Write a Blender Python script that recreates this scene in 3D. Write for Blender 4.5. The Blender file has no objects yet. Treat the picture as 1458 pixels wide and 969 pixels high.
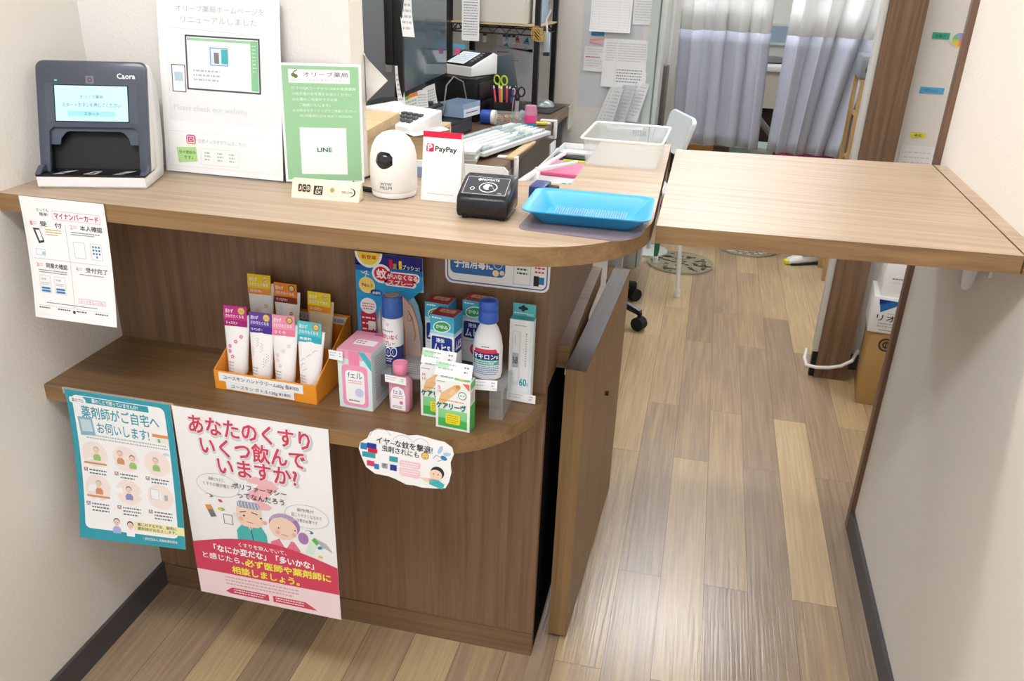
import bpy, bmesh, math, random
from mathutils import Vector, Matrix
random.seed(7)
SC = bpy.context.scene
COL = SC.collection
PI = math.pi

# ------------------------------------------------------------------ camera, world, lights, exposure
def set_camera():
    cx, cy, h, yaw, pitch, roll, f = 1.1122, -1.3666, 1.3823, -0.2117, -0.4293, 0.037, 1202.08
    F = Vector((math.sin(yaw)*math.cos(pitch), math.cos(yaw)*math.cos(pitch), math.sin(pitch)))
    r0 = Vector((math.cos(yaw), -math.sin(yaw), 0)); u0 = r0.cross(F)
    R = math.cos(roll)*r0 + math.sin(roll)*u0
    U = -math.sin(roll)*r0 + math.cos(roll)*u0
    cd = bpy.data.cameras.new('camera'); cam = bpy.data.objects.new('camera', cd); COL.objects.link(cam)
    m = Matrix.Identity(4)
    for i in range(3):
        m[i][0], m[i][1], m[i][2] = R[i], U[i], -F[i]
    m[0][3], m[1][3], m[2][3] = cx, cy, h
    cam.matrix_world = m
    cd.sensor_width = 36; cd.lens = f/1458*36; cd.clip_start = .02
    SC.camera = cam
set_camera()
SC.view_settings.view_transform = 'Standard'; SC.view_settings.look = 'None'
SC.view_settings.gamma = 1; SC.view_settings.use_curve_mapping = False
SC.view_settings.exposure = 1.0
world = bpy.data.worlds.new('world'); SC.world = world; world.use_nodes = True
world.node_tree.nodes['Background'].inputs[0].default_value = (.93, .96, 1, 1)
world.node_tree.nodes['Background'].inputs[1].default_value = .6
CEIL = 2.4
# name, centre x, y, size x, y, strength  (ceiling panels that give the room its light)
LAMPS = [('staff', 1.05, 2.75, .90, .62, 10, 'f6f9ff'), ('counter', .75, .29, 1.3, .12, 18, 'fff7ec'),
         ('waiting', .55, -1.25, 1.2, .35, 9.5, 'fbfcff'), ('far', 1.3, 5.0, 1.3, .9, 7.0, 'fbfcff'), ('desk', -.2, 1.5, .9, .3, 7, 'fbfcff'), ('alcove (added fill)', 2.0, 1.2, .3, .3, 7, 'fbfcff')]  # alcove panel: unseen lamp, added to brighten the alcove walls

# ------------------------------------------------------------------ materials
def lin(c): return tuple((x/12.92 if x <= .04045 else ((x+.055)/1.055)**2.4) for x in c)
def hexc(h):
    h = h.lstrip('#'); return lin([int(h[i:i+2], 16)/255 for i in (0, 2, 4)])
_mc = {}
def mat(h, rough=.5, metal=0, alpha=1, trans=0, emit=0, coat=0, ior=1.45, spec=.5, name=None, bump=0, bscale=300):
    k = (h, rough, metal, alpha, trans, emit, coat, ior, spec, bump)
    if k in _mc: return _mc[k]
    m = bpy.data.materials.new(name or 'm_'+h.lstrip('#')); m.use_nodes = True
    nt = m.node_tree; b = nt.nodes['Principled BSDF']; c = hexc(h)
    b.inputs['Base Color'].default_value = (*c, 1); b.inputs['Roughness'].default_value = rough
    b.inputs['Metallic'].default_value = metal; b.inputs['Alpha'].default_value = alpha
    b.inputs['Transmission Weight'].default_value = trans; b.inputs['IOR'].default_value = ior
    b.inputs['Coat Weight'].default_value = coat; b.inputs['Specular IOR Level'].default_value = spec
    if emit:
        b.inputs['Emission Color'].default_value = (*c, 1); b.inputs['Emission Strength'].default_value = emit
    # faint procedural mottling keeps even plain plastic and paper from looking computed
    n = nt.nodes.new('ShaderNodeTexNoise'); n.inputs['Scale'].default_value = bscale if bump else 40
    n.inputs['Detail'].default_value = 3
    tc = nt.nodes.new('ShaderNodeTexCoord'); nt.links.new(tc.outputs['Object'], n.inputs['Vector'])
    if bump:
        bp = nt.nodes.new('ShaderNodeBump'); bp.inputs['Strength'].default_value = bump
        bp.inputs['Distance'].default_value = .002
        nt.links.new(n.outputs['Fac'], bp.inputs['Height']); nt.links.new(bp.outputs['Normal'], b.inputs['Normal'])
    else:
        mr = nt.nodes.new('ShaderNodeMapRange'); mr.inputs['To Min'].default_value = max(0, rough-.05)
        mr.inputs['To Max'].default_value = min(1, rough+.05)
        nt.links.new(n.outputs['Fac'], mr.inputs['Value']); nt.links.new(mr.outputs['Result'], b.inputs['Roughness'])
    _mc[k] = m
    return m
def ink(h): return mat(h, .62, spec=.25)
def paper(h='f4f5f5'): return mat(h, .55, spec=.3)

def wood(name, light, dark, axis='x', rough=.38, freq=1.0, contrast=1.0, coat=.0):
    m = bpy.data.materials.new(name); m.use_nodes = True; nt = m.node_tree; N = nt.nodes; L = nt.links
    b = N['Principled BSDF']; b.inputs['Roughness'].default_value = rough; b.inputs['Coat Weight'].default_value = coat
    b.inputs['Coat Roughness'].default_value = .25
    tc = N.new('ShaderNodeTexCoord'); mp = N.new('ShaderNodeMapping')
    s = [60*freq]*3; s['xyz'.index(axis)] = 1.6*freq
    mp.inputs['Scale'].default_value = s; L.new(tc.outputs['Object'], mp.inputs['Vector'])
    n1 = N.new('ShaderNodeTexNoise'); n1.inputs['Scale'].default_value = 1; n1.inputs['Detail'].default_value = 6
    n1.inputs['Roughness'].default_value = .65; n1.inputs['Distortion'].default_value = .4
    L.new(mp.outputs['Vector'], n1.inputs['Vector'])
    mp2 = N.new('ShaderNodeMapping'); s2 = [260*freq]*3; s2['xyz'.index(axis)] = 5*freq
    mp2.inputs['Scale'].default_value = s2; L.new(tc.outputs['Object'], mp2.inputs['Vector'])
    n2 = N.new('ShaderNodeTexNoise'); n2.inputs['Scale'].default_value = 1; n2.inputs['Detail'].default_value = 3
    L.new(mp2.outputs['Vector'], n2.inputs['Vector'])
    ad = N.new('ShaderNodeMath'); ad.operation = 'MULTIPLY_ADD'; ad.inputs[1].default_value = .35
    L.new(n2.outputs['Fac'], ad.inputs[0]); L.new(n1.outputs['Fac'], ad.inputs[2])
    r = N.new('ShaderNodeValToRGB'); d, l = hexc(dark), hexc(light)
    r.color_ramp.elements[0].position = .67-.22/contrast; r.color_ramp.elements[0].color = (*d, 1)
    r.color_ramp.elements[1].position = .67+.18/contrast; r.color_ramp.elements[1].color = (*l, 1)
    L.new(ad.outputs[0], r.inputs['Fac']); L.new(r.outputs['Color'], b.inputs['Base Color'])
    bp = N.new('ShaderNodeBump'); bp.inputs['Strength'].default_value = .12; bp.inputs['Distance'].default_value = .001
    L.new(ad.outputs[0], bp.inputs['Height']); L.new(bp.outputs['Normal'], b.inputs['Normal'])
    return m
W_TOP = wood('laminate_top', 'b6a088', 'a18a71', 'x', .42, coat=.12, contrast=1.6)
W_EDGE = wood('laminate_edge', '98784f', '745636', 'x', .42)
W_FRONT = wood('laminate_front', '917257', '6b513b', 'z', .42, contrast=.9)
W_SHELF = wood('laminate_shelf', '866846', '63492e', 'x', .4)
W_KICK = wood('laminate_kick', '8a6d50', '6a513a', 'x', .45)
W_GATE = wood('laminate_gate', '98794f', '765b3c', 'z', .42)
W_GATETOP = wood('laminate_gate_top', '5c4838', '413124', 'y', .4, coat=.1)
W_POST = wood('post_veneer', '876b52', '5f4834', 'z', .5)
W_PALE = wood('pale_plywood', 'dcc198', 'c7a676', 'x', .5, .6)
W_DESK = wood('desk_walnut', '7d6350', '5d4636', 'y', .4)

def floor_mat():
    m = bpy.data.materials.new('floor_planks'); m.use_nodes = True; nt = m.node_tree; N = nt.nodes; L = nt.links
    b = N['Principled BSDF']; tc = N.new('ShaderNodeTexCoord'); mp = N.new('ShaderNodeMapping')
    mp.inputs['Rotation'].default_value = (0, 0, PI/2); L.new(tc.outputs['Object'], mp.inputs['Vector'])
    br = N.new('ShaderNodeTexBrick'); br.offset = .37; br.offset_frequency = 2
    br.inputs['Scale'].default_value = 1; br.inputs['Brick Width'].default_value = .9
    br.inputs['Row Height'].default_value = .104; br.inputs['Mortar Size'].default_value = .0006
    br.inputs['Color1'].default_value = (0, 0, 0, 1); br.inputs['Color2'].default_value = (1, 1, 1, 1)
    br.inputs['Mortar'].default_value = (.12, .12, .12, 1)
    L.new(mp.outputs['Vector'], br.inputs['Vector'])
    # grain runs along y, shifted plank by plank
    sh = N.new('ShaderNodeVectorMath'); sh.operation = 'MULTIPLY_ADD'; sh.inputs[1].default_value = (7, 3, 11)
    L.new(br.outputs['Color'], sh.inputs[0]); L.new(tc.outputs['Object'], sh.inputs[2])
    g = N.new('ShaderNodeMapping'); g.inputs['Scale'].default_value = (9, .9, 1); L.new(sh.outputs[0], g.inputs['Vector'])
    n1 = N.new('ShaderNodeTexNoise'); n1.inputs['Scale'].default_value = 1; n1.inputs['Detail'].default_value = 3
    n1.inputs['Distortion'].default_value = 1.2; L.new(g.outputs['Vector'], n1.inputs['Vector'])
    wv = N.new('ShaderNodeMath'); wv.operation = 'MULTIPLY'; wv.inputs[1].default_value = 20; L.new(n1.outputs['Fac'], wv.inputs[0])
    sn = N.new('ShaderNodeMath'); sn.operation = 'SINE'; L.new(wv.outputs[0], sn.inputs[0])
    g2 = N.new('ShaderNodeMapping'); g2.inputs['Scale'].default_value = (150, 4, 1); L.new(sh.outputs[0], g2.inputs['Vector'])
    n2 = N.new('ShaderNodeTexNoise'); n2.inputs['Scale'].default_value = 1; n2.inputs['Detail'].default_value = 4; L.new(g2.outputs['Vector'], n2.inputs['Vector'])
    a = N.new('ShaderNodeMath'); a.operation = 'MULTIPLY_ADD'; a.inputs[1].default_value = .07; L.new(sn.outputs[0], a.inputs[0]); L.new(n2.outputs['Fac'], a.inputs[2])
    c = N.new('ShaderNodeMath'); c.operation = 'MULTIPLY_ADD'; c.inputs[1].default_value = .48; L.new(br.outputs['Color'], c.inputs[0])
    d = N.new('ShaderNodeMath'); d.operation = 'MULTIPLY'; d.inputs[1].default_value = .7; L.new(a.outputs[0], d.inputs[0]); L.new(d.outputs[0], c.inputs[2])
    r = N.new('ShaderNodeValToRGB'); cr = r.color_ramp
    cr.elements[0].position = .05; cr.elements[0].color = (*hexc('806c59'), 1)
    cr.elements[1].position = .95; cr.elements[1].color = (*hexc('d4bc93'), 1)
    e = cr.elements.new(.45); e.color = (*hexc('a68f76'), 1)
    e = cr.elements.new(.70); e.color = (*hexc('c0a67f'), 1)
    L.new(c.outputs[0], r.inputs['Fac'])
    mx = N.new('ShaderNodeMix'); mx.data_type = 'RGBA'; L.new(br.outputs['Fac'], mx.inputs[0]); L.new(r.outputs['Color'], mx.inputs[6]); mx.inputs[7].default_value = (*hexc('5d4a3c'), 1)
    L.new(mx.outputs[2], b.inputs['Base Color'])
    b.inputs['Roughness'].default_value = .3; b.inputs['Coat Weight'].default_value = .35; b.inputs['Coat Roughness'].default_value = .16
    bp = N.new('ShaderNodeBump'); bp.inputs['Strength'].default_value = .35; bp.inputs['Distance'].default_value = .0012
    L.new(n2.outputs['Fac'], bp.inputs['Height']); L.new(bp.outputs['Normal'], b.inputs['Normal'])
    b2 = N.new('ShaderNodeBump'); b2.inputs['Strength'].default_value = .8; b2.inputs['Distance'].default_value = .0015
    L.new(n2.outputs['Fac'], b2.inputs['Height']); L.new(b2.outputs['Normal'], b.inputs['Coat Normal'])
    return m
M_FLOOR = floor_mat()
M_WALL = mat('e9e5df', .85, bump=.5, bscale=160, spec=.2, name='wallpaper')
M_WALL2 = mat('e2e0da', .85, bump=.4, bscale=160, spec=.2, name='staff_wallpaper')
M_CEIL = mat('f2f2f0', .9, spec=.2, name='ceiling_board')
M_BASE = mat('4d4b4d', .5, name='baseboard_vinyl')
WHITE = mat('f0f0ee', .4); PLWHITE = mat('f2f3f3', .35, coat=.2); BLACK = mat('17181b', .35); DBLACK = mat('0c0c0e', .5)
GLOSSBLACK = mat('08080a', .08, coat=.5); STEEL = mat('b9bcbe', .3, metal=.8); ALU = mat('d8dad8', .4, metal=.3)
CLEAR = mat('f4f8fa', .08, alpha=.22, ior=1.3); RUBBER = mat('1b1b1c', .7)

# ------------------------------------------------------------------ mesh builder
class M:
    def __init__(s): s.bm = bmesh.new(); s.mats = []
    def mi(s, m):
        if m not in s.mats: s.mats.append(m)
        return s.mats.index(m)
    def merge(s, t, m, X=None):
        i = s.mi(m)
        if X is not None: bmesh.ops.transform(t, matrix=X, verts=t.verts)
        vm = {v: s.bm.verts.new(v.co) for v in t.verts}
        for f in t.faces:
            try:
                g = s.bm.faces.new([vm[v] for v in f.verts]); g.material_index = i
            except ValueError: pass
        t.free()
    def box(s, x0, x1, y0, y1, z0, z1, m, bev=0, seg=2, X=None):
        t = bmesh.new(); bmesh.ops.create_cube(t, size=1)
        for v in t.verts:
            v.co = Vector((x0 if v.co.x < 0 else x1, y0 if v.co.y < 0 else y1, z0 if v.co.z < 0 else z1))
        if bev: bmesh.ops.bevel(t, geom=t.edges[:], offset=bev, segments=seg, affect='EDGES', profile=.5, clamp_overlap=True)
        s.merge(t, m, X); return s
    def prism(s, pts, z0, z1, m, bev=0, X=None, seg=2, edge=None):
        """outline in xy, extruded in z; edge = material of the sides"""
        t = bmesh.new(); a = [t.verts.new((p[0], p[1], z0)) for p in pts]; b = [t.verts.new((p[0], p[1], z1)) for p in pts]
        t.faces.new(a[::-1]); t.faces.new(b); n = len(pts)
        for i in range(n): t.faces.new((a[i], a[(i+1) % n], b[(i+1) % n], b[i]))
        bmesh.ops.recalc_face_normals(t, faces=t.faces)
        if bev:
            es = [e for e in t.edges if abs(e.verts[0].co.z-e.verts[1].co.z) < 1e-9]
            bmesh.ops.bevel(t, geom=es, offset=bev, segments=seg, affect='EDGES', profile=.5, clamp_overlap=True)
        if edge is None: s.merge(t, m, X)
        else:
            i, j = s.mi(m), s.mi(edge)
            nz = {f: abs(f.normal.z) for f in t.faces}
            if X is not None: bmesh.ops.transform(t, matrix=X, verts=t.verts)
            vm = {v: s.bm.verts.new(v.co) for v in t.verts}
            for f in t.faces:
                g = s.bm.faces.new([vm[v] for v in f.verts]); g.material_index = i if nz[f] > .7 else j
            t.free()
        return s
    def lathe(s, prof, m, c=(0, 0, 0), seg=28, sx=1, sy=1, X=None):
        """prof = [(r, z) ...] bottom to top around z"""
        t = bmesh.new(); rings = []
        for r, z in prof:
            if r < 1e-6: rings.append([t.verts.new((c[0], c[1], c[2]+z))])
            else: rings.append([t.verts.new((c[0]+r*sx*math.cos(2*PI*k/seg), c[1]+r*sy*math.sin(2*PI*k/seg), c[2]+z)) for k in range(seg)])
        for a, b in zip(rings, rings[1:]):
            for k in range(seg):
                k2 = (k+1) % seg
                if len(a) == 1 and len(b) == 1: break
                if len(a) == 1: t.faces.new((a[0], b[k2], b[k]))
                elif len(b) == 1: t.faces.new((a[k], a[k2], b[0]))
                else: t.faces.new((a[k], a[k2], b[k2], b[k]))
        if len(rings[0]) > 1: t.faces.new(rings[0][::-1])
        if len(rings[-1]) > 1: t.faces.new(rings[-1])
        bmesh.ops.recalc_face_normals(t, faces=t.faces)
        s.merge(t, m, X); return s
    def cyl(s, p, q, r, m, r2=None, seg=16):
        p, q = Vector(p), Vector(q); d = q-p; r2 = r if r2 is None else r2
        X = Matrix.Translation(p) @ d.to_track_quat('Z', 'Y').to_matrix().to_4x4()
        return s.lathe([(r, 0), (r2, d.length)], m, seg=seg, X=X)
    def tube(s, pts, r, m, seg=8, closed=False):
        P = [Vector(p) for p in pts]; n = len(P); t = bmesh.new(); rings = []; up = None
        for i in range(n):
            a = P[i-1] if (i or closed) else P[0]; b = P[(i+1) % n] if (i < n-1 or closed) else P[-1]
            d = (b-a).normalized()
            if up is None: up = d.orthogonal().normalized()
            up = (up-d*up.dot(d)); up = up.normalized() if up.length > 1e-6 else d.orthogonal().normalized()
            w = d.cross(up)
            rr = r[i] if isinstance(r, (list, tuple)) else r
            rings.append([t.verts.new(P[i]+(up*math.cos(2*PI*k/seg)+w*math.sin(2*PI*k/seg))*rr) for k in range(seg)])
        for i in range(n if closed else n-1):
            a, b = rings[i], rings[(i+1) % n]
            for k in range(seg): t.faces.new((a[k], a[(k+1) % seg], b[(k+1) % seg], b[k]))
        if not closed: t.faces.new(rings[0][::-1]); t.faces.new(rings[-1])
        bmesh.ops.recalc_face_normals(t, faces=t.faces)
        s.merge(t, m); return s
    def grid(s, fn, nx, ny, m, th=.0003, mb=None):
        """closed thin sheet over (0..1, 0..1); fn(fx, fy, lift) -> point, fy downwards"""
        A = [[s.bm.verts.new(fn(i/nx, j/ny, 0)) for i in range(nx+1)] for j in range(ny+1)]
        B = [[s.bm.verts.new(fn(i/nx, j/ny, -th)) for i in range(nx+1)] for j in range(ny+1)]
        a, b = s.mi(m), s.mi(mb or m)
        def F(vs, k):
            f = s.bm.faces.new(vs); f.material_index = k
        for j in range(ny):
            for i in range(nx):
                F((A[j][i], A[j+1][i], A[j+1][i+1], A[j][i+1]), a); F((B[j][i], B[j][i+1], B[j+1][i+1], B[j+1][i]), b)
        for j in range(ny):
            F((A[j][0], B[j][0], B[j+1][0], A[j+1][0]), b); F((A[j][nx], A[j+1][nx], B[j+1][nx], B[j][nx]), b)
        for i in range(nx):
            F((A[0][i], A[0][i+1], B[0][i+1], B[0][i]), b); F((A[ny][i], B[ny][i], B[ny][i+1], A[ny][i+1]), b)
        return s
    def art(s, A, fn, ny=1, nx=1):
        for verts, faces, m, lv in A.items:
            t = bmesh.new(); vs = [t.verts.new((x, y, 0)) for x, y in verts]
            for f in faces:
                try: t.faces.new([vs[i] for i in f])
                except ValueError: pass
            ys = [y for x, y in verts]; xs = [x for x, y in verts]
            if ny > 1:
                for k in range(1, ny):
                    if min(ys) < k/ny < max(ys): bmesh.ops.bisect_plane(t, geom=t.verts[:]+t.edges[:]+t.faces[:], plane_co=(0, k/ny, 0), plane_no=(0, 1, 0))
            if nx > 1:
                for k in range(1, nx):
                    if min(xs) < k/nx < max(xs): bmesh.ops.bisect_plane(t, geom=t.verts[:]+t.edges[:]+t.faces[:], plane_co=(k/nx, 0, 0), plane_no=(1, 0, 0))
            i = s.mi(m); vm = {v: s.bm.verts.new(fn(v.co.x, v.co.y, .00015*(lv+.7))) for v in t.verts}
            for f in t.faces:
                try:
                    g = s.bm.faces.new([vm[v] for v in f.verts]); g.material_index = i
                except ValueError: pass
            t.free()
        return s
    def obj(s, name, parent=None, ang=38, smooth=True):
        me = bpy.data.meshes.new(name); s.bm.to_mesh(me); s.bm.free()
        for m in s.mats: me.materials.append(m)
        if smooth:
            me.polygons.foreach_set('use_smooth', [True]*len(me.polygons)); me.set_sharp_from_angle(angle=math.radians(ang))
        o = bpy.data.objects.new(name, me); COL.objects.link(o)
        if parent is not None: o.parent = parent
        return o

def tag(o, label, cat=None, group=None, kind=None):
    if label: o['label'] = label
    if cat: o['category'] = cat
    if group: o['group'] = group
    if kind: o['kind'] = kind
    return o
def thing(name, label, cat, loc=(0, 0, 0), rz=0, group=None):
    o = bpy.data.objects.new(name, None); o.empty_display_size = .05; COL.objects.link(o)
    o.location = loc; o.rotation_euler = (0, 0, rz); return tag(o, label, cat, group)
def one(m, name, label, cat, loc=(0, 0, 0), rz=0, group=None, ang=38):
    o = m.obj(name, None, ang); o.location = loc; o.rotation_euler = (0, 0, rz); return tag(o, label, cat, group)
def struct(m, name): return tag(m.obj(name), None, None, None, 'structure')
def copy_tree(o, parent=None):
    c = o.copy(); COL.objects.link(c)
    if parent is not None: c.parent = parent
    for ch in o.children: copy_tree(ch, c)
    return c

# ------------------------------------------------------------------ flat printing (text, shapes) in 0..1 coordinates of a sheet, y downwards
_tc = {}; _tw = {}
def glyphs(sx, bold=0):
    k = (sx, bold)
    if k not in _tc:
        c = bpy.data.curves.new('t', 'FONT'); c.body = sx; c.size = 1; c.resolution_u = 2; c.offset = bold
        o = bpy.data.objects.new('t', c); COL.objects.link(o)
        me = bpy.data.meshes.new_from_object(o)
        vs = [(v.co.x, v.co.y) for v in me.vertices]; fs = [tuple(p.vertices) for p in me.polygons]
        bpy.data.objects.remove(o); bpy.data.meshes.remove(me); bpy.data.curves.remove(c)
        x0 = min(v[0] for v in vs); x1 = max(v[0] for v in vs); y0 = min(v[1] for v in vs); y1 = max(v[1] for v in vs)
        _tw[sx] = (x1-x0, y1-y0)
        _tc[k] = ([((x-x0)/(x1-x0), (y1-y)/(y1-y0)) for x, y in vs], fs)
    return _tc[k]
class Art:
    def __init__(s, w, h): s.w, s.h = w, h; s.items = []; s.ar = w/h
    def poly(s, pts, m, lv=1): s.items.append((list(pts), [tuple(range(len(pts)))], m, lv)); return s
    def rect(s, x0, y0, x1, y1, m, lv=1): return s.poly([(x0, y0), (x0, y1), (x1, y1), (x1, y0)], m, lv)
    def rrect(s, x0, y0, x1, y1, r, m, lv=1):
        p = []; ry = r*s.ar
        for cx, cy, a in ((x0+r, y0+ry, 270), (x0+r, y1-ry, 180), (x1-r, y1-ry, 90), (x1-r, y0+ry, 0)):
            for k in range(5):
                t = math.radians(a-22.5*k)
                p.append((cx+r*math.cos(t), cy+ry*math.sin(t)))
        return s.poly(p, m, lv)
    def ell(s, cx, cy, rx, m, lv=1, ry=None, a0=0, a1=360, rot=0, n=20):
        ry = rx if ry is None else ry; p = []; c, q = math.cos(math.radians(rot)), math.sin(math.radians(rot))
        for k in range(n+(a1-a0 < 360)):
            t = math.radians(a0+(a1-a0)*k/n); x, y = rx*math.cos(t), ry*math.sin(t)
            p.append((cx+(x*c-y*q), cy+(x*q+y*c)*s.ar))
        return s.poly(p, m, lv)
    def line(s, pts, w, m, lv=2, closed=False):
        n = len(pts)
        for i in range(n if closed else n-1):
            (a, b), (c, d) = pts[i], pts[(i+1) % n]; dx, dy = c-a, (d-b)/s.ar; l = math.hypot(dx, dy) or 1
            ox, oy = -dy/l*w/2, dx/l*w/2*s.ar; ex, ey = dx/l*w*.3, dy/l*w*.3*s.ar
            s.poly([(a+ox-ex, b+oy-ey), (c+ox+ex, d+oy+ey), (c-ox+ex, d-oy+ey), (a-ox-ex, b-oy-ey)], m, lv)
        return s
    def ring(s, cx, cy, rx, w, m, lv=2, ry=None, a0=0, a1=360, n=22):
        ry = rx if ry is None else ry
        p = [(cx+rx*math.cos(math.radians(a0+(a1-a0)*k/n)), cy+ry*s.ar*math.sin(math.radians(a0+(a1-a0)*k/n))) for k in range(n+1)]
        return s.line(p, w, m, lv)
    def frame(s, x0, y0, x1, y1, w, m, lv=2): return s.line([(x0, y0), (x1, y0), (x1, y1), (x0, y1)], w, m, lv, True)
    def tx(s, t, x0, y0, x1, y1, m, bold=0, lv=3, skew=0, arc=0):
        vs, fs = glyphs(t)
        ex, ey = bold/_tw[t][0], bold/_tw[t][1]
        sh = [(0, 0)]
        if bold: sh = [(0, 0), (.8, .8), (-.8, .8), (-.8, -.8), (.8, -.8)] if bold < .04 else [(0, 0)]+[(math.cos(a*PI/4), math.sin(a*PI/4)) for a in range(8)]
        for q, (dx, dy) in enumerate(sh):
            pts = [(x+dx*ex, y+dy*ey) for x, y in vs]
            s.items.append(([(x0+x*(x1-x0), y0+y*(y1-y0)+skew*x) for x, y in pts], fs, m, lv+.04*q))
        return s
    def dashes(s, x0, y0, x1, rows, gap, m, h=None, lv=2, seed=1):
        """lines of writing too small to read"""
        rd = random.Random(seed)
        for r in range(rows):
            x = x0; y = y0+r*gap; e = x1-(rd.random()*.2*(x1-x0) if r == rows-1 else 0)
            while x < e:
                l = (.25+rd.random()*.55)*gap/s.ar*1.2; s.rect(x, y, min(e, x+l), y+(h or gap*.42), m, lv); x += l+gap/s.ar*.22
        return s
def flat(w, h, o=(0, 0, 0)):
    """front plane facing -y: bottom-left corner at o"""
    return lambda x, y, l=0: Vector((o[0]+x*w, o[1]-l, o[2]+(1-y)*h))
def quadfn(tl, tr, bl, br, off=0):
    tl, tr, bl, br = map(Vector, (tl, tr, bl, br)); n = (bl-tl).cross(tr-tl).normalized()
    return lambda x, y, l=0: tl.lerp(tr, x).lerp(bl.lerp(br, x), y)+n*(l+off)
def curled(P, e=1e-3):
    """P(x, y) -> point; lift goes along the surface normal (towards the viewer)"""
    def fn(x, y, l=0):
        p = P(x, y)
        if not l: return p
        a = P(x+e, y)-P(x-e, y); b = P(x, y+e)-P(x, y-e)
        return p+b.cross(a).normalized()*l
    return fn

# ================================================================== THE ROOM
def bx(name, *a, m, **k): return struct(M().box(*a, m, **k), name)
bx('floor', -2.2, 3.4, -3.2, 5.6, -.05, 0, m=M_FLOOR)
bx('ceiling', -2.2, 3.4, -2.2, 5.6, CEIL, CEIL+.05, m=M_CEIL)
bx('wall_left', -.1, 0, -2.6, .13, 0, CEIL, m=M_WALL)
bx('wall_partition', 0, .515, .031, .09, 0, CEIL, m=M_WALL)
bx('wall_right', 1.628, 1.74, -2.6, .667, 0, CEIL, m=M_WALL)
bx('wall_staff_back', -1.5, .825, 2.6, 2.72, 0, CEIL, m=M_WALL2)
bx('wall_staff_left', -1.5, -1.4, .13, 2.6, 0, CEIL, m=M_WALL2)
bx('wall_staff_front', -1.4, -.1, .03, .13, 0, CEIL, m=M_WALL2)
bx('wall_alcove_back', 1.73, 2.3, 1.72, 1.82, 0, CEIL, m=M_WALL)
bx('wall_alcove_right', 2.3, 2.4, .6, 1.82, 0, CEIL, m=M_WALL)
bx('wall_alcove_front', 1.74, 2.4, .5, .6, 0, CEIL, m=M_WALL)
bx('wall_far', -.6, 2.7, 4.62, 4.72, 0, CEIL, m=M_WALL2)
bx('wall_far_left', .2, .3, 2.72, 4.62, 0, CEIL, m=M_WALL2)
bx('wall_far_right', 2.3, 2.4, 1.82, 4.62, 0, CEIL, m=M_WALL2)
bx('baseboard_left', 0, .008, -2.6, 0, 0, .062, m=M_BASE)
bx('baseboard_right', 1.619, 1.628, -2.6, .655, 0, .062, m=M_BASE)
bx('baseboard_alcove', 1.73, 2.3, 1.708, 1.72, 0, .06, m=M_BASE)
bx('trim_1', 1.617, 1.752, .655, .685, 0, CEIL, m=wood('casing_brown', '7d5f4b', '513a2d', 'z', .4), bev=.002)
bx('trim_2', 1.617, 1.728, 1.60, 1.72, .0, CEIL, m=W_POST)
struct(M().box(1.596, 1.617, 1.605, 1.64, .10, CEIL, ALU, bev=.003).box(1.600, 1.617, 1.61, 1.635, .0, .0999, DBLACK), 'trim_3')
struct(M().box(.825, .862, 2.585, 2.66, 0, CEIL, mat('c3cfcb', .35)).box(.868, .885, 2.62, 2.75, 0, CEIL, mat('dfe5e3', .3, metal=.2))
       .box(.862, .868, 2.6, 2.7, 0, CEIL, mat('7e8a88', .4)), 'trim_4')

for n, cx, cy, sx, sy, st, lc in LAMPS:
    t = thing('ceiling_light', 'flat white ceiling light panel of the %s area' % n, 'ceiling light', (cx, cy, CEIL))
    M().box(-sx/2-.02, sx/2+.02, -sy/2-.02, sy/2+.02, -.03, 0, PLWHITE, bev=.004).obj('housing', t)
    M().box(-sx/2, sx/2, -sy/2, sy/2, -.036, -.0305, mat(lc, .5, emit=st)).obj('diffuser', t)

# ================================================================== THE COUNTER
def arc(cx, cy, r, a0, a1, n=14): return [(cx+r*math.cos(math.radians(a0+(a1-a0)*k/n)), cy+r*math.sin(math.radians(a0+(a1-a0)*k/n))) for k in range(n+1)]
top = [(0, -.235)]+arc(.838, -.023, .212, -90, 0)+[(1.043, .6), (.885, .6), (.885, .15), (.517, .15), (.517, .0305), (0, .0305)]
one(M().prism(top, .97, 1.0, W_TOP, edge=W_EDGE), 'countertop', 'light wood laminate reception counter top with rounded corner, carrying the card machine', 'countertop')
c = thing('reception_counter', 'brown wood reception counter front with a lower display shelf, under the laminate top', 'counter')
M().box(0, .886, 0, .02, .06, .97, W_FRONT).obj('front_panel', c)
M().box(.009, .886, -.003, .02, 0, .059, W_KICK).obj('kick_board', c)
M().prism([(.0, -.226)]+arc(.666, -.006, .22, -90, 0)+[(.886, 0), (0, 0)], .613, .6425, W_SHELF, edge=W_EDGE).obj('display_shelf', c)
M().box(.868, .886, .02, .6, .645, .969, W_FRONT).obj('side_panel', c)
M().box(.868, .8858, .02, .6, .0, .642, mat('0b0b0c', .8, spec=.1)).obj('inner_panel', c)  # near-black colour carries the deep shade of the gap along with dark paint
M().box(.8861, .909, .115, .6, .643, .69, W_EDGE).obj('side_rail', c)
g = thing('swing_gate', 'low brown wooden gate board standing open beside the reception counter', 'gate', (.911, .064, 0), math.radians(-2.2))
M().box(0, .040, 0, .6, .012, .667, W_GATE).obj('gate_panel', g)
M().box(0, .040, 0, .6, .6672, .669, W_GATETOP).obj('top_edge', g)
M().box(-.0012, -.0002, 0, .6, .655, .667, mat('d8cdb8', .5)).obj('edge_band', g)
M().cyl((.041, .32, .46), (.048, .32, .46), .006, mat('3a3a3a', .4, metal=.6)).obj('catch', g)

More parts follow.
